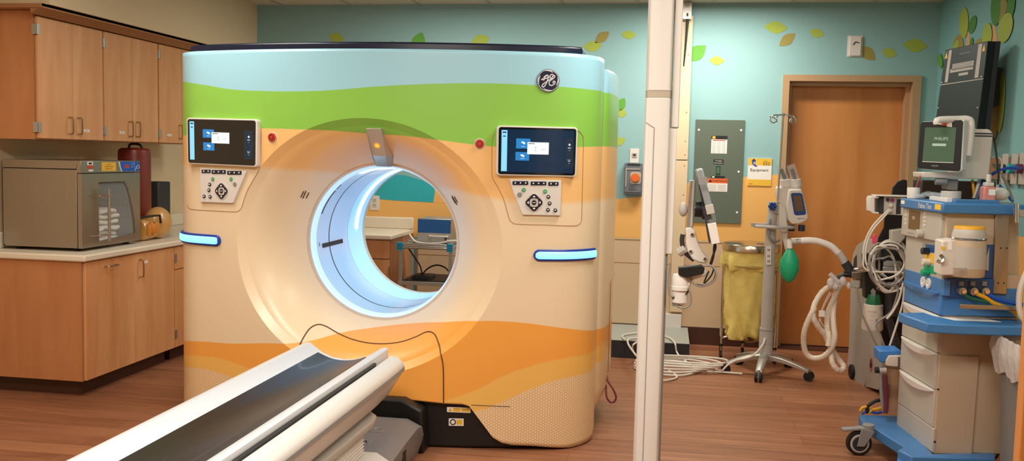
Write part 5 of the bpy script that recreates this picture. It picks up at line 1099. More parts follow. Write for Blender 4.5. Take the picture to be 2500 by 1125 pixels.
# face parts drawn on the near side of the machine
def S_(pts, mt, name, d=.0, th=.05, bev=.003, par=None): return MB().prism([MS(*p)-UA*d for p in pts], UA*th, mt).build(name, par or am_, bevel=bev)
S_(((2312, 512), (2432, 515), (2426, 700), (2303, 700)), gp2, 'upper_side', .0, .40)
S_(((2325, 510), (2433, 514), (2436, 498), (2432, 488), (2325, 486)), M_blue, 'top_edge', .03, .05)
mb = MB().prism([MF(*p)-VA*.035 for p in ((2217, 480), (2330, 500), (2330, 513), (2217, 492))], VA*.25, M_blue)
mb = MB().prism([ML(-.04, -.04, 1.335), ML(-.04, .34, 1.335), ML(.5, .34, 1.335), ML(.5, -.04, 1.335)], (0, 0, -.05), M_blue); tp = mb.build('top_tray', am_, bevel=.008)
e1 = ML(.5, -.0405, 1.31); mb = MB().text('Fabius Tiro', ML(.165, -.041, 1.311), -UA, V((0, 0, 1)), .026, M_paper, .001); mb.build('lettering', tp, smooth=0)
mb = MB(); q = Q(ML(.5, -.0405, 1.33), ML(-.04, -.0405, 1.33), ML(-.04, -.0405, 1.29), ML(.5, -.0405, 1.29)); q.rect(mb, .03, .15, .12, .6, M_paper); mb.build('sticker', tp, smooth=0); mb = MB(); q.rect(mb, .84, .1, .97, .75, M_yel); mb.build('sticker', tp, smooth=0)
# flowmeter and gauges on the front face
def F_(pts, mt, name, d=.012, th=.03, bev=.002, par=None): return MB().prism([MF(*p)-VA*d for p in pts], VA*th, mt).build(name, par or am_, bevel=bev)
F_(((2214, 574), (2304, 592), (2302, 682), (2211, 657)), gp, 'flowmeter_panel', .004, .02)
for pts, mt, nm in ((((2226, 586), (2232, 587), (2231, 645), (2225, 643)), M_dark, 'flow_tube'), (((2238, 613), (2242, 614), (2241, 650), (2237, 649)), M_grey, 'slider_slot'), (((2250, 592), (2256, 593), (2254, 650), (2248, 648)), M_dark, 'flow_tube')): F_(pts, mt, nm, .003, .004, 0)
F_(((2262, 595), (2290, 599), (2290, 618), (2262, 614)), M_dblue, 'blue_knob_panel', .006, .01)
F_(((2260, 617), (2290, 622), (2290, 646), (2260, 640)), M_yel, 'yellow_knob_panel', .006, .01); F_(((2258, 644), (2288, 651), (2288, 670), (2258, 663)), M_green, 'green_knob_panel', .006, .01)
for (x, y), mt in (((2270, 613), M_navy), ((2272, 640), M_offw), ((2270, 665), M_green)): c = MF(x, y)-VA*.005; MB().cyl(c, c-VA*.035, .017, mt, n=16).build('flow_knob', am_, bevel=.002)
F_(((2214, 657), (2309, 683), (2308, 722), (2210, 700)), M_blue, 'gauge_panel', .008, .03)
for k, (x, y) in enumerate(((2259, 688), (2272, 692))):
    c = MF(x, y)-VA*.0085; g = MB().cyl(c, c-VA*.006, .026, M_paper, n=24).cyl(c-VA*.006, c-VA*.0065, .020, M_ink, n=24).cyl(c-VA*.0065, c-VA*.007, .018, M_paper, n=24).build('pressure_gauge', am_); MB().prism([c-VA*.0075+V((0, 0, .014)), c-VA*.0075+UA*.003, c-VA*.0075-UA*.003], -VA*.0005, M_ink).build('needle', g, smooth=0)
# vaporizer on the near side
vc = MS(2340, 620); vc = vc-UA*.10
kz2 = lambda y: (at(2345, y, vc.y)).z
vz = thing('vaporizer', (vc.x, vc.y, kz2(676)), 'beige cylindrical vaporizer with a yellow dial cap mounted on the anaesthesia machine', 'vaporizer')
R_ = .075
MB().lathe((vc.x, vc.y, kz2(674)), [(0, 0), (R_*.92, 0), (R_, .008), (R_, kz2(588)-kz2(674)), (R_*.96, kz2(584)-kz2(674))], gp2, n=40).build('body', vz)
mb = MB().lathe((vc.x, vc.y, kz2(674)), [(R_+.0012, .04), (R_+.0012, kz2(600)-kz2(674))], M_lgrey, n=40); lb_ = mb.build('metal_band', vz)
q = Q(at(2328, 652, vc.y-R_-.003), at(2362, 652, vc.y-R_-.003), at(2362, 672, vc.y-R_-.003), at(2328, 672, vc.y-R_-.003)); mb = MB()
for i in range(5): q.rect(mb, .05, .1+i*.17, .95-.1*(i % 2), .16+i*.17, M_grey)
mb.build('label_lines', vz, smooth=0)
MB().lathe((vc.x, vc.y, kz2(584)), [(R_*.9, 0), (R_*.98, .005), (R_*.98, .02), (R_*.86, .055), (R_*.8, .06)], M_lgrey, n=40).build('collar', vz)
MB().lathe((vc.x, vc.y, kz2(566)), [(R_*.84, 0), (R_*.88, .004), (R_*.88, .022), (R_*.82, .028), (0, .03)], M_yelp, n=40).build('dial_cap', vz)
MB().lathe((vc.x, vc.y, kz2(581)), [(R_*1.0, -.004), (R_*1.05, 0), (R_*1.0, .004)], M_chrome, n=40).build('ring', vz)
MB().prism([at(x, y, vc.y-.03) for x, y in ((2300, 588), (2335, 584), (2335, 672), (2296, 672))], (0, .12, 0), M_offw).build('mount_block', vz, bevel=.006)
MB().prism([at(x, y, vc.y-.02) for x, y in ((2378, 586), (2404, 586), (2404, 601), (2378, 601))], (0, .08, 0), M_cream).build('side_lever', vz, bevel=.004)
mb = MB().prism([at(x, y, vc.y-.032) for x, y in ((2298, 601), (2309, 602), (2308, 610), (2297, 609))], (0, .002, 0), M_yel); mb.prism([at(x, y, vc.y-.032) for x, y in ((2315, 590), (2325, 590), (2324, 610), (2314, 610))], (0, .002, 0), M_paper); mb.build('stickers', vz, smooth=0)
MB().tube([at(2296, 622, vc.y-.04), at(2304, 632, vc.y-.05), at(2298, 640, vc.y-.05), at(2288, 636, vc.y-.04)], .008, M_chrome).build('lock_lever', vz)
# dark blue bay with gas connectors
S_(((2378, 597), (2428, 597), (2424, 680), (2374, 680)), M_dblue, 'deep_blue_bay', .004, .03)
S_(((2386, 655), (2406, 628), (2414, 602), (2412, 660)), M_lgrey, 'notice_plate', .007, .002, 0)
S_(((2308, 678), (2424, 680), (2420, 725), (2306, 722)), M_dblue, 'connector_panel', .02, .05)
for x in (2340, 2368, 2396):
    c = MS(x, 708)-UA*.02; g = MB().cyl(c, c-UA*.03, .018, M_alu, n=18).cyl(c-UA*.03, c-UA*.045, .010, M_chrome, n=14).build('gas_connector', am_)
    c = MS(x, 690)-UA*.02; MB().cyl(c, c-UA*.015, .014, M_grey, n=4).build('regulator', am_)
# steel mast plate and rail on the near side
S_(((2436, 492), (2474, 495), (2474, 512), (2462, 514), (2455, 718), (2420, 716), (2428, 520), (2432, 516)), M_steel, 'mast_plate', .012, .02)
mb = MB()
for x, y in ((2440, 605), (2455, 605), (2434, 690), (2448, 690)): c = MS(x, y)-UA*.012; mb.cyl(c, c-UA*.002, .004, M_dark, n=8)
mb.build('screws', am_)
S_(((2322, 734), (2520, 742), (2520, 752), (2322, 746)), M_steel, 'rail', .10, .012)
MB().prism([MS(*p)-UA*.1 for p in ((2455, 506), (2490, 512), (2490, 530), (2455, 524))], UA*.03, M_alu).build('rail_clamp', am_, bevel=.003)
MB().cyl(MS(2457, 494)-UA*.1, MS(2457, 540)-UA*.1, .010, M_chrome).build('clamp_pin', am_)
S_(((2462, 520), (2500, 520), (2500, 700), (2458, 700)), gp2, 'far_side_panel', -.05, .3)
o = S_(((2484, 505), (2500, 480), (2530, 480), (2530, 560), (2500, 560)), M_white, 'suction_unit', .20, .08, .006, am_)
# hoses near the machine side
ms = lambda d: (lambda x, y: MS(x, y)-UA*d)
for pts, d, rad, mt, lbl in ((((2372, 713), (2392, 722), (2410, 734), (2430, 742), (2455, 752), (2476, 772)), .06, .010, M_yelp, 'yellow gas hose running from the machine connectors behind the steel rail'), (((2398, 713), (2412, 722), (2440, 731), (2470, 737), (2500, 742)), .06, .010, M_wireb, 'blue gas hose running right from the machine connectors'),
                         (((2340, 713), (2352, 722), (2375, 728), (2400, 733)), .06, .009, mat('green_hose', '#1C5A40', .5), 'dark green gas hose under the vaporizer'),
                         (((2500, 570), (2488, 610), (2472, 650), (2456, 690), (2452, 725), (2456, 755), (2468, 775)), .14, .013, M_cablew, 'thick white hose hanging in a long curve at the right edge'), (((2500, 545), (2485, 550), (2470, 570), (2470, 595), (2482, 612), (2500, 620)), .16, .006, mat('clear_pink_tube', '#C8A294', .3, alpha=.7), 'thin pinkish clear tube curling at the right edge')):
    cable('gas_hose', [MS(*p)-UA*d for p in pts], rad, mt, lbl, 'hose')
# blue auxiliary box, vacuum jar, hoses left of the drawers
my = 5.15
bk = mat('medical_blue_bright', '#3A7CC4', .4)
r = thing('suction_jar', tuple(at(2172, 1000, my)), 'amber suction jar under a blue and grey cap left of the drawers', 'suction jar')
MB().prism([at(x, y, my) for x, y in ((2146, 856), (2200, 855), (2200, 866), (2168, 870), (2160, 886), (2148, 884))], (0, .14, 0), bk).build('cap', r, bevel=.006)
MB().prism([at(x, y, my-.01) for x, y in ((2163, 880), (2170, 868), (2200, 867), (2200, 897), (2163, 893))], (0, .12, 0), M_offw).build('valve_body', r, bevel=.005)
mb = MB()
for i in range(5): a = at(2192, 872+i*5, my-.012); mb.box(a, a+V((.022, .001, -.006)), M_dark)
mb.build('vent_slots', r)
c = at(2180, 1002, my+.05); h_ = at(2180, 897, my+.05).z-c.z; mb = MB().lathe(c, [(.0, .0), (.05, .0), (.058, .02), (.055, h_)], mat('amber_glass', '#C09870', .12, alpha=.4, coat=.5), n=32); mb.build('jar', r)
MB().cyl(at(2138, 903, my), at(2163, 904, my), .016, M_lgrey).cyl(at(2136, 903, my), at(2146, 903, my), .017, M_black).build('regulator_knob', r)
cable('maroon_hose', [at(2160, 915, my-.01), at(2162, 940, my-.01), at(2164, 970, my-.01), at(2162, 1008, my-.01)], .013, mat('maroon_tube', '#6A2838', .5), 'dark maroon hose hanging in front of the suction jar', 'hose')
cable('corrugated_hose', [at(2152, 885, my), at(2151, 930, my), at(2153, 970, my), at(2158, 1005, my)], .010, M_grey, 'grey hose hanging left of the suction jar', 'hose')
for pts, mt, rad, lbl in (([(2100, 1003), (2106, 995), (2120, 993), (2135, 1000), (2158, 992)], M_yelp, .008, 'yellow hose curling on the blue base, left end'), ([(2122, 1008), (2130, 1000), (2145, 998), (2160, 996)], M_yelp, .008, 'yellow hose lying beside the suction jar foot'), ([(2104, 1010), (2120, 1004), (2140, 1008), (2160, 1004)], M_wireb, .007, 'blue hose lying on the blue machine base'), ([(2116, 1008), (2120, 990), (2140, 978), (2156, 978)], M_black, .010, 'black cable arching over the blue machine base')):
    cable('base_hose', [at(x, y, 5.30) for x, y in pts], rad, mt, lbl, 'hose')
# ---------------------------------------------------------------- patient monitor on top
mo = Pl(at(2350, 420, 5.05), (-.62, -.785, 0)); mn = mo.n
zm = at(2330, 470, 5.15).z
r = thing('patient_monitor', tuple(at(2335, 468, 5.15)), 'grey patient monitor with a greenish screen on top of the anaesthesia machine', 'monitor')
mb = MB().prism([mo(*p) for p in ((2250, 297), (2354, 292), (2349, 415), (2344, 419), (2243, 412), (2240, 406))], -mn*.05, M_white); fr = mb.build('front_housing', r, bevel=.008, seg=3)
mb = MB().prism([mo(*p)+mn*.001 for p in ((2252, 298), (2348, 293), (2352, 297), (2345, 414), (2340, 418), (2244, 411), (2241, 405), (2248, 302))], mn*.004, M_black); bz = mb.build('bezel', r, bevel=.003)
sc2 = mat('dim_green_screen', '#3E5644', .12, emit='#3E5A48', es=.35, coat=.4); q = Q(*[mo(*p)+mn*.005 for p in ((2260, 311), (2336, 311), (2329, 398), (2253, 395))]); mb = MB(); q.rect(mb, 0, 0, 1, 1, sc2, 0, .001); s_ = mb.build('screen', r, smooth=0)
gt = mat('screen_grey_text', '#9FB0A4', .4, emit='#8FA294', es=.4); mb = MB(); q.text(mb, 'PHILIPS', .55, .32, .016, gt, .0016); q.rect(mb, .28, .46, .72, .53, gt, .001, .0014); q.rect(mb, 0, .985, 1, 1.0, M_paper, .001, .002); q.text(mb, 'PHILIPS', .42, 1.1, .008, M_lgrey, .0016); mb.build('lettering', s_, smooth=0)
qb = Q(*[mo(*p)+mn*.0055 for p in ((2287, 293), (2326, 292), (2326, 306), (2287, 304))]); 
for u0, u1, v0, v1, mt in ((.02, .33, .05, .95, M_paper), (.34, .68, .0, 1.1, M_orl), (.66, .98, .3, 1.3, M_paper)): mb = MB(); qb.rect(mb, u0, v0, u1, v1, mt, 0, .001); mb.build('sticker', r, smooth=0)
yb_ = 5.16
MB().prism([at(x, y, yb_) for x, y in ((2345, 315), (2414, 315), (2423, 322), (2425, 330), (2414, 438), (2256, 434), (2254, 420), (2345, 420))], (0, .22, 0), M_offw).build('rear_housing', r, bevel=.006)
mb = MB()
for y in (324, 330): a = at(2380, y, yb_-.001); mb.box(a, a+V((.085, .001, -.007)), M_dark)
mb.build('vent_slots', r)
MB().tube([at(2288, 302, 5.08), at(2292, 293, 5.08), at(2340, 291, 5.1), at(2362, 291, 5.1), at(2371, 300, 5.1), at(2369, 340, 5.1), at(2364, 380, 5.1)], .018, M_white, n=12).build('carry_handle', r)
mb = MB().prism([at(x, y, 5.2) for x, y in ((2310, 436), (2340, 438), (2338, 465), (2312, 463))], (0, .1, 0), M_grey); mb.cyl(at(2283, 443, 5.18), at(2312, 443, 5.18), .018, M_grey); c9 = at(2322, 466, 5.2); mb.cyl((c9.x, c9.y, 1.337), c9, .05, M_offw, n=24); mb.build('swivel_mount', r, bevel=.003)
cable('monitor_cable', [at(2410, 315, 5.3), at(2425, 335, 5.25), at(2433, 380, 5.22), at(2438, 430, 5.2), at(2436, 450, 5.2)], .005, M_black, 'thin black cable hanging from the rear of the patient monitor', 'cable')
for pts, mt, rad, lbl in (([(2421, 384), (2440, 386), (2446, 400), (2442, 430), (2436, 455), (2433, 478)], M_cablew, .006, 'white tube curving beside the pink liquid bottle'), ([(2418, 428), (2435, 418), (2452, 412), (2470, 410), (2490, 411)], M_wireb, .008, 'blue hose plugged into the steel wall rail'), ([(2438, 450), (2455, 470), (2466, 485), (2474, 492)], M_wireb, .007, 'blue hose running down behind the machine mast'),
                         ([(2425, 400), (2445, 425), (2460, 455), (2472, 490)], M_cableg, .008, 'grey hose running down from the steel wall rail'), ([(2250, 420), (2243, 440), (2236, 460), (2232, 476)], mat('red_wire', '#A8302A', .5), .004, 'thin red wires hanging left below the patient monitor'),
                         ([(2374, 440), (2376, 455), (2378, 478)], M_yelp, .007, 'yellow hose standing behind the monitor foot'), ([(2392, 440), (2386, 460), (2378, 484)], M_cablew, .010, 'white hose slanting behind the monitor foot'), ([(2402, 442), (2394, 462), (2384, 486)], M_dblue, .018, 'thick blue hose behind the monitor foot')):
    cable('upper_hose', [at(x, y, 5.22 if i else 5.24) for i, (x, y) in enumerate(pts)], rad, mt, lbl, 'hose')
# things on the top tray
TT = 1.336
a = at(2402, 496, 5.0)
r = thing('liquid_bottle', (a.x+.05, 5.05, TT), 'pink liquid soap bottle with clear pump top on the machine tray', 'bottle')
x0, x1 = at(2402, 470, 5.0).x, at(2432, 470, 5.0).x; z0 = TT+.0; z1 = at(2415, 455, 5.0).z
MB().box((x0, 5.0, z0), (x1, 5.07, z1), mat('pink_liquid', '#D98A80', .3)).build('body', r, bevel=.008, seg=3)
mb = MB().box((x0+.01, 5.0, z1), (x1-.01, 5.06, z1+.02), M_offw).cyl(((x0+x1)/2, 5.03, z1+.02), ((x0+x1)/2, 5.03, z1+.06), .012, M_offw); mb.build('pump', r, bevel=.004)
q = Q((x1-.035, 4.999, z0+.06), (x1-.004, 4.999, z0+.06), (x1-.004, 4.999, z0+.03), (x1-.035, 4.999, z0+.03)); mb = MB(); q.rect(mb, 0, 0, 1, 1, M_paper); mb.build('label', r, smooth=0)
o = MB().ell((x1+.05, 5.1, TT+.034), .045, .04, .034, M_white, n=20, k=10).build('white_roll'); tag(o, 'small rounded white dispenser beside the pink bottle', 'dispenser')
o = MB().lathe(at(2229, 488, 5.1), [(.0, 0), (.03, 0), (.032, .05), (.03, .055), (0, .056)], M_white, n=20).build('white_cup'); o.location = (0, 0, TT-at(2229, 488, 5.1).z+.001); tag(o, 'small white cup at the left corner of the machine tray', 'cup')
mb = MB(); random.seed(5)
for i in range(14): c = ML(.36+random.uniform(-.08, .08), .05+random.uniform(-.04, .05), TT+.012+random.uniform(0, .02)); mb.ell(c, .022, .016, .010, M_glass, n=8, k=5)
o = mb.build('plastic_wrap'); o['kind'] = 'stuff'; tag(o, 'crumpled clear plastic wrap on the left of the machine tray', 'plastic wrap')
o = MB().box(ML(0.0, .02, TT), ML(.3, .03, TT+.02), M_white); o = o.build('white_strip', bevel=.002); tag(o, 'long white plastic strip lying on the machine tray below the monitor', 'strip')
# ---------------------------------------------------------------- module rack, breathing arm, tubing
wy = 5.42
r = MODR = thing('monitor_module', tuple(at(2168, 524, wy)), 'white handled measurement module with cables plugged in, left of the machine', 'module')
mb = MB(); o_ = [(2128, 478), (2140, 476), (2212, 482), (2212, 524), (2132, 521), (2125, 515), (2125, 484)]; 
fr_ = [(2127, 479), (2146, 478), (2146, 484), (2135, 484), (2135, 517), (2146, 518), (2146, 522), (2131, 521), (2124, 515), (2124, 485)]
mb.prism([at(*p, wy) for p in fr_], (0, .10, 0), M_white).build('handle', r, bevel=.002)
MB().prism([at(*p, wy+.02) for p in ((2146, 478), (2160, 478), (2160, 522), (2146, 522))], (0, .10, 0), M_dark).build('inner_block', r, bevel=.002)
mb = MB().prism([at(*p, wy) for p in ((2159, 478), (2188, 480), (2188, 525), (2159, 523))], (0, .12, 0), gp); pb = mb.build('front_panel', r, bevel=.002)
for (x, y), mt in (((2167, 487), M_dark), ((2178, 488), mat('magenta_port', '#8A2050', .4)), ((2174, 501), M_offw), ((2172, 514), M_offw)): c = at(x, y, wy); MB().cyl(c, c-V((0, .008, 0)), .010, mt, n=16).build('port', pb)
MB().prism([at(*p, wy+.01) for p in ((2188, 480), (2213, 482), (2213, 526), (2188, 525))], (0, .12, 0), M_white).build('side_housing', r, bevel=.003)
MB().box(at(2190, 486, wy+.005), at(2198, 522, wy+.008), M_dark).build('slot', r)
MB().box(at(2140, 476, wy-.02), at(2212, 479, wy+.12), M_white).build('top_plate', r, bevel=.002)
# black apron hanging behind, attached to the module as one of its parts
MB().prism([at(*p, 5.75) for p in ((2207, 438), (2192, 443), (2180, 458), (2177, 478), (2168, 480), (2160, 530), (2158, 555), (2144, 582), (2140, 640), (2215, 640), (2215, 440))], (0, .02, 0), mat('black_vinyl', '#1A1416', .6)).build('black_apron', MODR, bevel=.004)
# big grey cart
gq = Pl(fl(2075, 920, 0), V((1.309-1.398, 6.774-6.224, 0)).cross(V((0, 0, 1)))); gn = gq.n if gq.n.x < 0 else -gq.n
r = thing('ultrasound_cart', tuple(fl(2110, 940, 0)+V((.2, .1, 0))), 'large rounded grey equipment cart standing between the door and the anaesthesia machine', 'equipment cart')
gc = mat('cart_grey', '#A89E94', .4)
mb = MB().prism([gq(*p) for p in ((2090, 600), (2110, 585), (2130, 582), (2150, 590), (2150, 940), (2143, 952), (2112, 944), (2114, 932), (2108, 948), (2080, 922), (2068, 888), (2072, 840), (2075, 740), (2078, 650), (2082, 620))], -gn*.36, gc); mb.build('body', r, bevel=.012, seg=3)
mb = MB().prism([gq(*p)-gn*.12 for p in ((2078, 620), (2092, 590), (2110, 580), (2125, 580), (2125, 600), (2075, 870), (2068, 880))], -gn*.2, M_grey); mb.build('rear_shell', r, bevel=.01)
mb = MB().prism([gq(*p)+gn*.001 for p in ((2086, 630), (2092, 622), (2092, 660), (2084, 690), (2082, 660))], gn*.002, M_dark); mb.build('recessed_grip', r)
mb = MB(); c = gq(2127, 890)+gn*.002; s_ = (V((0, 0, 1))).cross(gn); mb.tube([c+s_*.02*cos(2*pi*i/20)+V((0, 0, .045*sin(2*pi*i/20))) for i in range(20)], .002, M_red, smooth=1, closed=True).tube([c+V((0, 0, -.02)), c+V((0, 0, .03))], .003, M_dark, smooth=1).tube([c-s_*.01+V((0, 0, -.02)), c-s_*.01+V((0, 0, .01)), c+s_*.01+V((0, 0, .01)), c+s_*.01+V((0, 0, -.02))], .0015, M_dark, smooth=1); mb.build('emblem', r)
for x, y in ((2066, 916), (2140, 958)): c = fl(x, y+10, 0); MB().cyl(V((c.x+.03, c.y+.04, .05)), V((c.x+.08, c.y+.045, .05)), .05, M_rubber, n=24).build('caster', r, bevel=.006)
# breathing bag and arm
ay = 5.75
r = thing('breathing_bag_mount', tuple(at(2075, 690, ay)), 'curved white swivel arm with green breathing bag in front of the door', 'breathing arm')
MB().tube([at(x, y, ay) for x, y in ((1955, 588), (1975, 587), (2000, 590), (2030, 602), (2050, 622))], .020, M_white, n=14).build('arm_tube', r)
MB().cyl(at(1932, 589, ay), at(1955, 588, ay), .020, M_lgrey, n=18).cyl(at(1945, 583, ay-.004), at(1947, 593, ay-.004), .016, M_grey, n=10).build('swivel', r)
MB().tube([at(x, y, ay) for x, y in ((2046, 616), (2057, 630), (2065, 645))], .022, M_lgrey, n=14).tube([at(x, y, ay) for x, y in ((2062, 640), (2072, 655), (2074, 670))], .026, M_dark, n=14).build('elbow', r)
MB().cyl(at(1927, 586, ay), at(1928, 606, ay), .016, M_white, n=18).cyl(at(1927, 583, ay), at(1927, 588, ay), .012, M_lgrey, n=18).build('connector', r)
bc = at(1927, 650, ay); mb = MB(); rr_ = []
H0, H1 = at(1928, 690, ay).z, at(1928, 603, ay).z
for i in range(25):
    t = i/24; z = H0+(H1-H0)*t; R1 = .055*max(.02, sin(pi*min(1, t*1.02)**.9))**.62*(1 if t < .85 else 1); R1 = max(R1, .012 if t > .9 else .002)
    if t > .88: R1 = min(R1, .016+.2*(1-t))
    rr_.append([V((bc.x+(R1+.003*sin(6*a_+i)*sin(pi*t))*cos(a_), bc.y+R1*.8*sin(a_), z)) for a_ in [2*pi*k/28 for k in range(28)]])
mb.loft(rr_, M_green); rb = mb.build('breathing_bag', r)
# Y-piece, sensor block
MB().box(at(2080, 663, ay-.04), at(2122, 678, ay+.04), M_steel).box(at(2088, 678, ay-.03), at(2122, 702, ay+.03), M_steel).box(at(2080, 684, ay-.035), at(2098, 702, ay-.02), M_lgrey).build('steel_block', r, bevel=.003)
MB().tube([at(x, y, ay-.02) for x, y in ((2082, 672), (2065, 670), (2050, 676), (2043, 686))], .016, M_black, n=14).tube([at(x, y, ay-.02) for x, y in ((2060, 663), (2085, 661), (2120, 661))], .004, M_dark, n=8).build('black_port', r)
r = thing('breathing_circuit', tuple(at(2035, 700, ay-.1)), 'translucent white corrugated breathing hoses looped and hanging in front of the door', 'breathing hoses')
cy = ay-.09; hm = mat('translucent_hose', '#E3D5C2', .35, alpha=.88)
def wob(r_): return lambda t: r_
for nm, pts in (('hose', [(2044, 695), (2025, 700), (2008, 712), (1994, 732), (1986, 752), (1986, 775), (1996, 795), (2015, 820), (2030, 850), (2048, 878), (2060, 895), (2052, 905), (2042, 900), (2032, 885), (2030, 860), (2034, 835)]),
                ('hose', [(2046, 695), (2040, 720), (2036, 745), (2034, 770), (2036, 800), (2038, 825), (2030, 850), (2010, 870), (1985, 874), (1968, 862), (1962, 835), (1965, 805), (1978, 772), (1990, 750)]),
                ('hose', [(2050, 697), (2036, 730), (2022, 765), (2020, 800), (2024, 822), (2022, 845)])):
    P_ = [at(x, y, cy-.012*k) for k, (x, y) in enumerate([(p[0], p[1]) for p in pts][:1])]+[at(x, y, cy+.03*sin(i*.9)) for i, (x, y) in enumerate(pts)][1:]
    MB().tube(P_, lambda t: .0165+.0008*sin(t*900), hm, n=12, smooth=8).build(nm, r)
cl = mat('clear_connector', '#DCD6D6', .1, alpha=.6, coat=.5)
mb = MB(); 
for x, y, a_, b_ in ((2028, 690, .022, .03), (2040, 700, .02, .02), (2058, 686, .022, .028), (2072, 697, .015, .022)): mb.ell(at(x, y, cy-.02), a_, .02, b_, cl, n=14, k=8)
mb.cyl(at(2026, 668, cy), at(2048, 690, cy), .014, cl); mb.build('y_connector', r)
for k, pts in enumerate(([(2030, 715), (2015, 740), (2005, 765), (1998, 790), (1996, 802)], [(2026, 712), (2010, 745), (2002, 775), (2010, 795), (2022, 800)], [(2034, 715), (2026, 745), (2012, 770), (2004, 772)])): MB().tube([at(x, y, cy-.02) for x, y in pts], .003, cl, n=6).build('sample_line', r)
MB().ell(at(1995, 806, cy-.02), .007, .007, .010, M_orl, n=10, k=6).build('end_cap', r); MB().box(at(2000, 758, cy-.03), at(2012, 772, cy-.01), M_white).build('clip', r)
# absorber canister
ky = 5.62
r = thing('absorber_canister', tuple(at(2130, 806, ky)), 'white carbon dioxide absorber canister with a green top beside the drawers', 'canister')
c = at(2129, 805, ky); h1, h2 = at(2129, 742, ky).z-c.z, at(2129, 718, ky).z-c.z
MB().lathe(c, [(0, 0), (.055, 0), (.060, .01), (.054, h1-.004), (.05, h1)], M_offw, n=32).build('body', r)
MB().lathe(c, [(.042, h1), (.044, h1+.01), (.030, h2), (0, h2)], mat('dark_green_cap', '#12704A', .4), n=8).build('green_top', r)
MB().prism([at(*p, ky-.03) for p in ((2128, 722), (2126, 710), (2132, 704), (2138, 710), (2137, 722))], (0, .01, 0), M_grey).build('latch', r)
q = Q(*[at(*p, ky-.062) for p in ((2112, 755), (2148, 758), (2147, 792), (2110, 790))]); mb = MB()
for i in range(3): q.text(mb, ('ABSORBER', 'CO2', 'drain')[i], .5, .12+i*.3, .008-.001*i, M_grey)
q.rect(mb, .74, .62, .92, .88, M_grey); mb.build('label', r, smooth=0)
MB().prism([at(*p, ky) for p in ((2110, 655), (2150, 660), (2150, 732), (2112, 728))], (0, .08, 0), M_black).build('holder', r, bevel=.004)
# valve housings behind the cables
r = thing('valve_block', tuple(at(2170, 760, 5.7)), 'black valve block and rubber bellows hidden behind the coiled white cables', 'valve block')
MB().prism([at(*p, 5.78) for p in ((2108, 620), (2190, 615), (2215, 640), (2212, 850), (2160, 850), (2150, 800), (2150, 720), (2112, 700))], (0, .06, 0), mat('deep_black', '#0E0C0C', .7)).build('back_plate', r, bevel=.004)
c = at(2172, 612, 5.55)
for k, rr2 in enumerate((.055, .052, .055, .05)): pass
MB().lathe(at(2172, 612, 5.66), [(.065, 0), (.07, .01), (.07, .03), (.055, .035), (.052, .01), (0, .01)], M_dark, ax=(0, -1, 0), n=32).build('round_valve', r)
MB().lathe(at(2178, 665, 5.64), [(0, 0), (.05, .0), (.052, .03), (.045, .035), (.05, .04), (.05, .06), (.04, .07), (0, .07)], M_grey, n=28).build('bellows', r)
MB().cyl(at(2178, 770, 5.6), at(2178, 700, 5.6), .038, M_dark, n=24).cyl(at(2178, 702, 5.6), at(2178, 690, 5.6), .03, M_grey, n=24).build('filter', r)
MB().ell(at(2113, 658, 5.6), .07, .05, .016, M_chrome, n=24, k=8).build('dome_valve', r)
MB().prism([at(*p, 5.4) for p in ((2176, 562), (2206, 558), (2215, 560), (2210, 582), (2195, 598), (2190, 592), (2176, 590))], (0, .06, 0), gp).build('cable_hook', r, bevel=.006)
MB().tube([at(x, y, 5.58) for x, y in ((2166, 775), (2176, 800), (2185, 830), (2195, 856))], lambda t: .022+.0015*sin(t*300), M_dark, n=12, smooth=10).build('dark_hose', r)
# coiled cables
random.seed(11)
gl = ['hanging lowest', 'forming the widest loop', 'looping nearest the absorber canister', 'wound highest under the hook', 'looping closest to the blue drawer', 'crossing the middle of the coil', 'passing behind the others', 'drooping in front of the others', 'twisted tightest', 'sagging towards the suction jar']
for k in range(10):
    cx_, cy_ = 2172+random.uniform(-14, 10), 640+random.uniform(-10, 22); rx, ry = random.uniform(26, 50), random.uniform(34, 62); ph = random.uniform(0, 6); tl = random.uniform(-.5, .5); pts = []
    for i in range(13):
        t = ph+2*pi*i/12*1.08; x, y = rx*cos(t), ry*sin(t); x2 = cx_+x*cos(tl)-y*sin(tl)+random.uniform(-4, 4); y2 = cy_+x*sin(tl)+y*cos(tl)+random.uniform(-4, 4); x2 = min(x2, 2210); pts.append(at(x2, max(y2, 582), 5.35+.01*k+random.uniform(-.01, .01)))
    if k == 1: pts = [at(2170, 512, 5.4), at(2150, 530, 5.38), at(2128, 556, 5.36), at(2112, 590, 5.36), at(2108, 625, 5.36), at(2118, 660, 5.36)]+pts[3:]
    if k == 2: pts = [at(2172, 514, 5.4), at(2156, 532, 5.38), at(2132, 560, 5.36), at(2116, 596, 5.36), at(2114, 640, 5.36), at(2130, 668, 5.36)]+pts[3:]
    if k == 9: pts += [at(2190, 700, 5.36), at(2185, 740, 5.36), at(2172, 765, 5.36), at(2140, 790, 5.36), at(2150, 820, 5.36), at(2162, 853, 5.36)]
    cable('monitoring_cable', pts, .0052, M_cablew if k % 3 else M_cableg, 'pale cable in the coil left of the machine, '+gl[k], 'cable', 'cables coiled on the machine hook', 5)
cable('thin_cable', [at(x, y, 5.55) for x, y in ((2092, 702), (2096, 730), (2104, 765), (2120, 800), (2136, 835), (2148, 852))], .005, M_cableg, 'thin grey cable hanging from the steel block to the suction jar', 'cable')
for k, pts in enumerate(([(2205, 690), (2195, 730), (2180, 760), (2165, 778)], [(2208, 700), (2204, 740), (2190, 790), (2170, 850)])): cable('long_cable', [at(x, y, 5.34) for x, y in pts], .006, M_cablew, ['white cable running down left of the blue drawer, the shorter one', 'white cable running down left of the drawers to the suction jar'][k], 'cable')
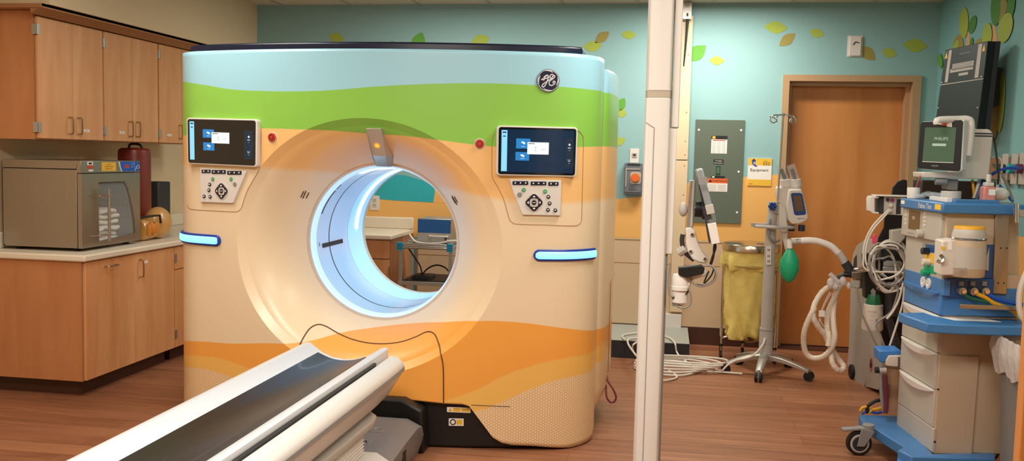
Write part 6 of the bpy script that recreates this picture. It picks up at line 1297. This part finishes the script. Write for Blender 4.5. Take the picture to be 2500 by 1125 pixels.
o = MB().prism([at(*p, 5.36) for p in ((2134, 572), (2141, 570), (2142, 590), (2138, 595), (2130, 594), (2130, 580))], (0, .015, 0), mat('pink_clip', '#E0486A', .4)).build('pink_tag', bevel=.003); tag(o, 'bright pink clip hanging on the cables above the coil', 'clip')
# ---------------------------------------------------------------- right wall: tilted black panel, steel gas rail
e = V((-.29, .957, 0)).normalized(); bo = V((1.84, 6.25, 0)); bp_ = Pl(bo, (-.957, -.29, 0)); bn = bp_.n
r = thing('black_display_panel', tuple(bp_(2345, 330)), 'tall tilted black panel with labels mounted on the wall above the patient monitor', 'panel')
bpts = [bp_(*p) for p in ((2308, 122), (2410, 100), (2388, 318), (2372, 320), (2280, 300), (2282, 285))]; bpts = [bp_(*p) for p in ((2308, 122), (2412, 100), (2384, 330), (2278, 335))]
MB().prism(bpts, -bn*.05, M_black).build('housing', r, bevel=.003)
q = Q(*bpts); mb = MB(); q.rect(mb, 0, .392, 1, .402, M_lgrey, 0, .003); mb.build('divider_strip', r)
for u0, u1 in ((.10, .175), (.80, .885)): mb = MB(); q.rect(mb, u0, .015, u1, .375, M_lgrey, 0, .001); mb.build('side_label', r, smooth=0)
mb = MB(); q.rect(mb, .24, .18, .74, .25, M_lgrey, 0, .001); q.rect(mb, .20, .235, .74, .275, M_lgrey, 0, .001)
for j in range(4): q.rect(mb, .25, .19+j*.018, .72, .194+j*.018, M_dark, .001, .0012)
q.rect(mb, .42, .295, .64, .325, M_lgrey, 0, .001); q.text(mb, 'HANDLE WITH CARE', .5, .08, .008, M_lgrey); mb.build('printed_label', r, smooth=0)
for u in (.05, .93): mb = MB(); q.poly(mb, [(u-.035, .10), (u, .02), (u+.035, .10)], M_yel, 0, .001); mb.build('warning_triangle', r, smooth=0)
for u, v in ((.03, .37), (.95, .37), (.03, .66), (.95, .70), (.03, .92), (.95, .93)): mb = MB(); q.rect(mb, u-.015, v-.006, u+.02, v+.006, M_alu, 0, .002); mb.build('clip', r)
MB().prism([p-bn*.05 for p in (bpts[1], bpts[2], bpts[2].lerp(bpts[3], .3), bpts[1].lerp(bpts[0], .3))], V((.03, .0, 0)), M_dark).build('wall_mount', r)
a = bpts[2].lerp(bpts[0], .55)-bn*.05; MB().box((a.x+.0, a.y-.08, a.z-.12), (RX-.002, a.y+.08, a.z+.12), M_dark).build('wall_bracket', r)
a, b = atX(2415, 380, RX-.03), atX(2505, 440, RX-.03); r = thing('gas_rail', (RX-.03, (a.y+b.y)/2, b.z), 'steel medical gas outlet strip mounted on the right wall', 'gas outlets')
zt_, zb_ = atX(2460, 383, RX-.03).z, atX(2460, 440, RX-.03).z
MB().box((RX-.03, b.y-.3, zb_), (RX-.002, a.y+.1, zt_), M_steel).build('back_strip', r, bevel=.003)
for x, mt in ((2478, M_aqua), (2498, mat('purple_port', '#6A3A5A', .4)), (2455, M_dark)):
    c = atX(x, 412, RX-.03); m = MB().box((RX-.036, c.y-.05, c.z-.09), (RX-.03, c.y+.05, c.z+.09), M_lgrey).build('outlet_plate', r, bevel=.002); MB().cyl((RX-.036, c.y, c.z), (RX-.07, c.y, c.z), .028, mt, n=24).build('coupling', m)
# waste bin at the right edge
bxc = .3313*4.75
r = thing('waste_bin', (1.6, 4.22, 0), 'tall grey waste bin with white plastic liner at the right edge', 'bin')
by, bY = 4.22, 4.22; x0, x1 = at(2434, 930, by+.35).x, at(2434, 930, by+.35).x+.26; z1 = at(2440, 930, by).z; z2 = at(2420, 850, by).z
mb = MB().loft([[V((x0+i_, by+i_, z)), V((x1, by+i_, z)), V((x1, by+.35-i_, z)), V((x0+i_, by+.35-i_, z))] for z, i_ in ((0.002, .03), (z1+.05, 0))], mat('bin_grey', '#7A7876', .5)); mb.build('container', r, bevel=.012)
mb = MB(); rr_ = []
for z, o_, am in ((z1-.02, .012, .006), (z1+.02, .02, .008), (z1+.09, .03, .008), (z1+.15, .022, .006), (z2, .012, .004), (z2-.02, -.01, .004)):
    ring = []
    for i in range(60):
        t = i/60*4; sgi = int(t); f_ = t-sgi; cx_ = [(x0-o_, by-o_), (x1+o_, by-o_), (x1+o_, by+.35+o_), (x0-o_, by+.35+o_)]; A, B = cx_[sgi], cx_[(sgi+1) % 4]; w_ = am*sin(i*2.3+z*20)
        ring.append(V((A[0]+(B[0]-A[0])*f_+w_, A[1]+(B[1]-A[1])*f_+w_, z+.012*sin(i*.9)*(z < z1))))
    rr_.append(ring)
mb.loft(rr_, mat('liner_plastic', '#D9D2CC', .35, alpha=.8, bump=(25, .5, .01)), cap=False); mb.build('liner', r, smooth=60)

o = MB().box(at(2252, 440, 5.5), at(2400, 492, 5.7), mat('dark_brown_case', '#2E221C', .6)).build('dark_case', bevel=.004); tag(o, 'dark brown case standing behind the tray under the patient monitor', 'case')
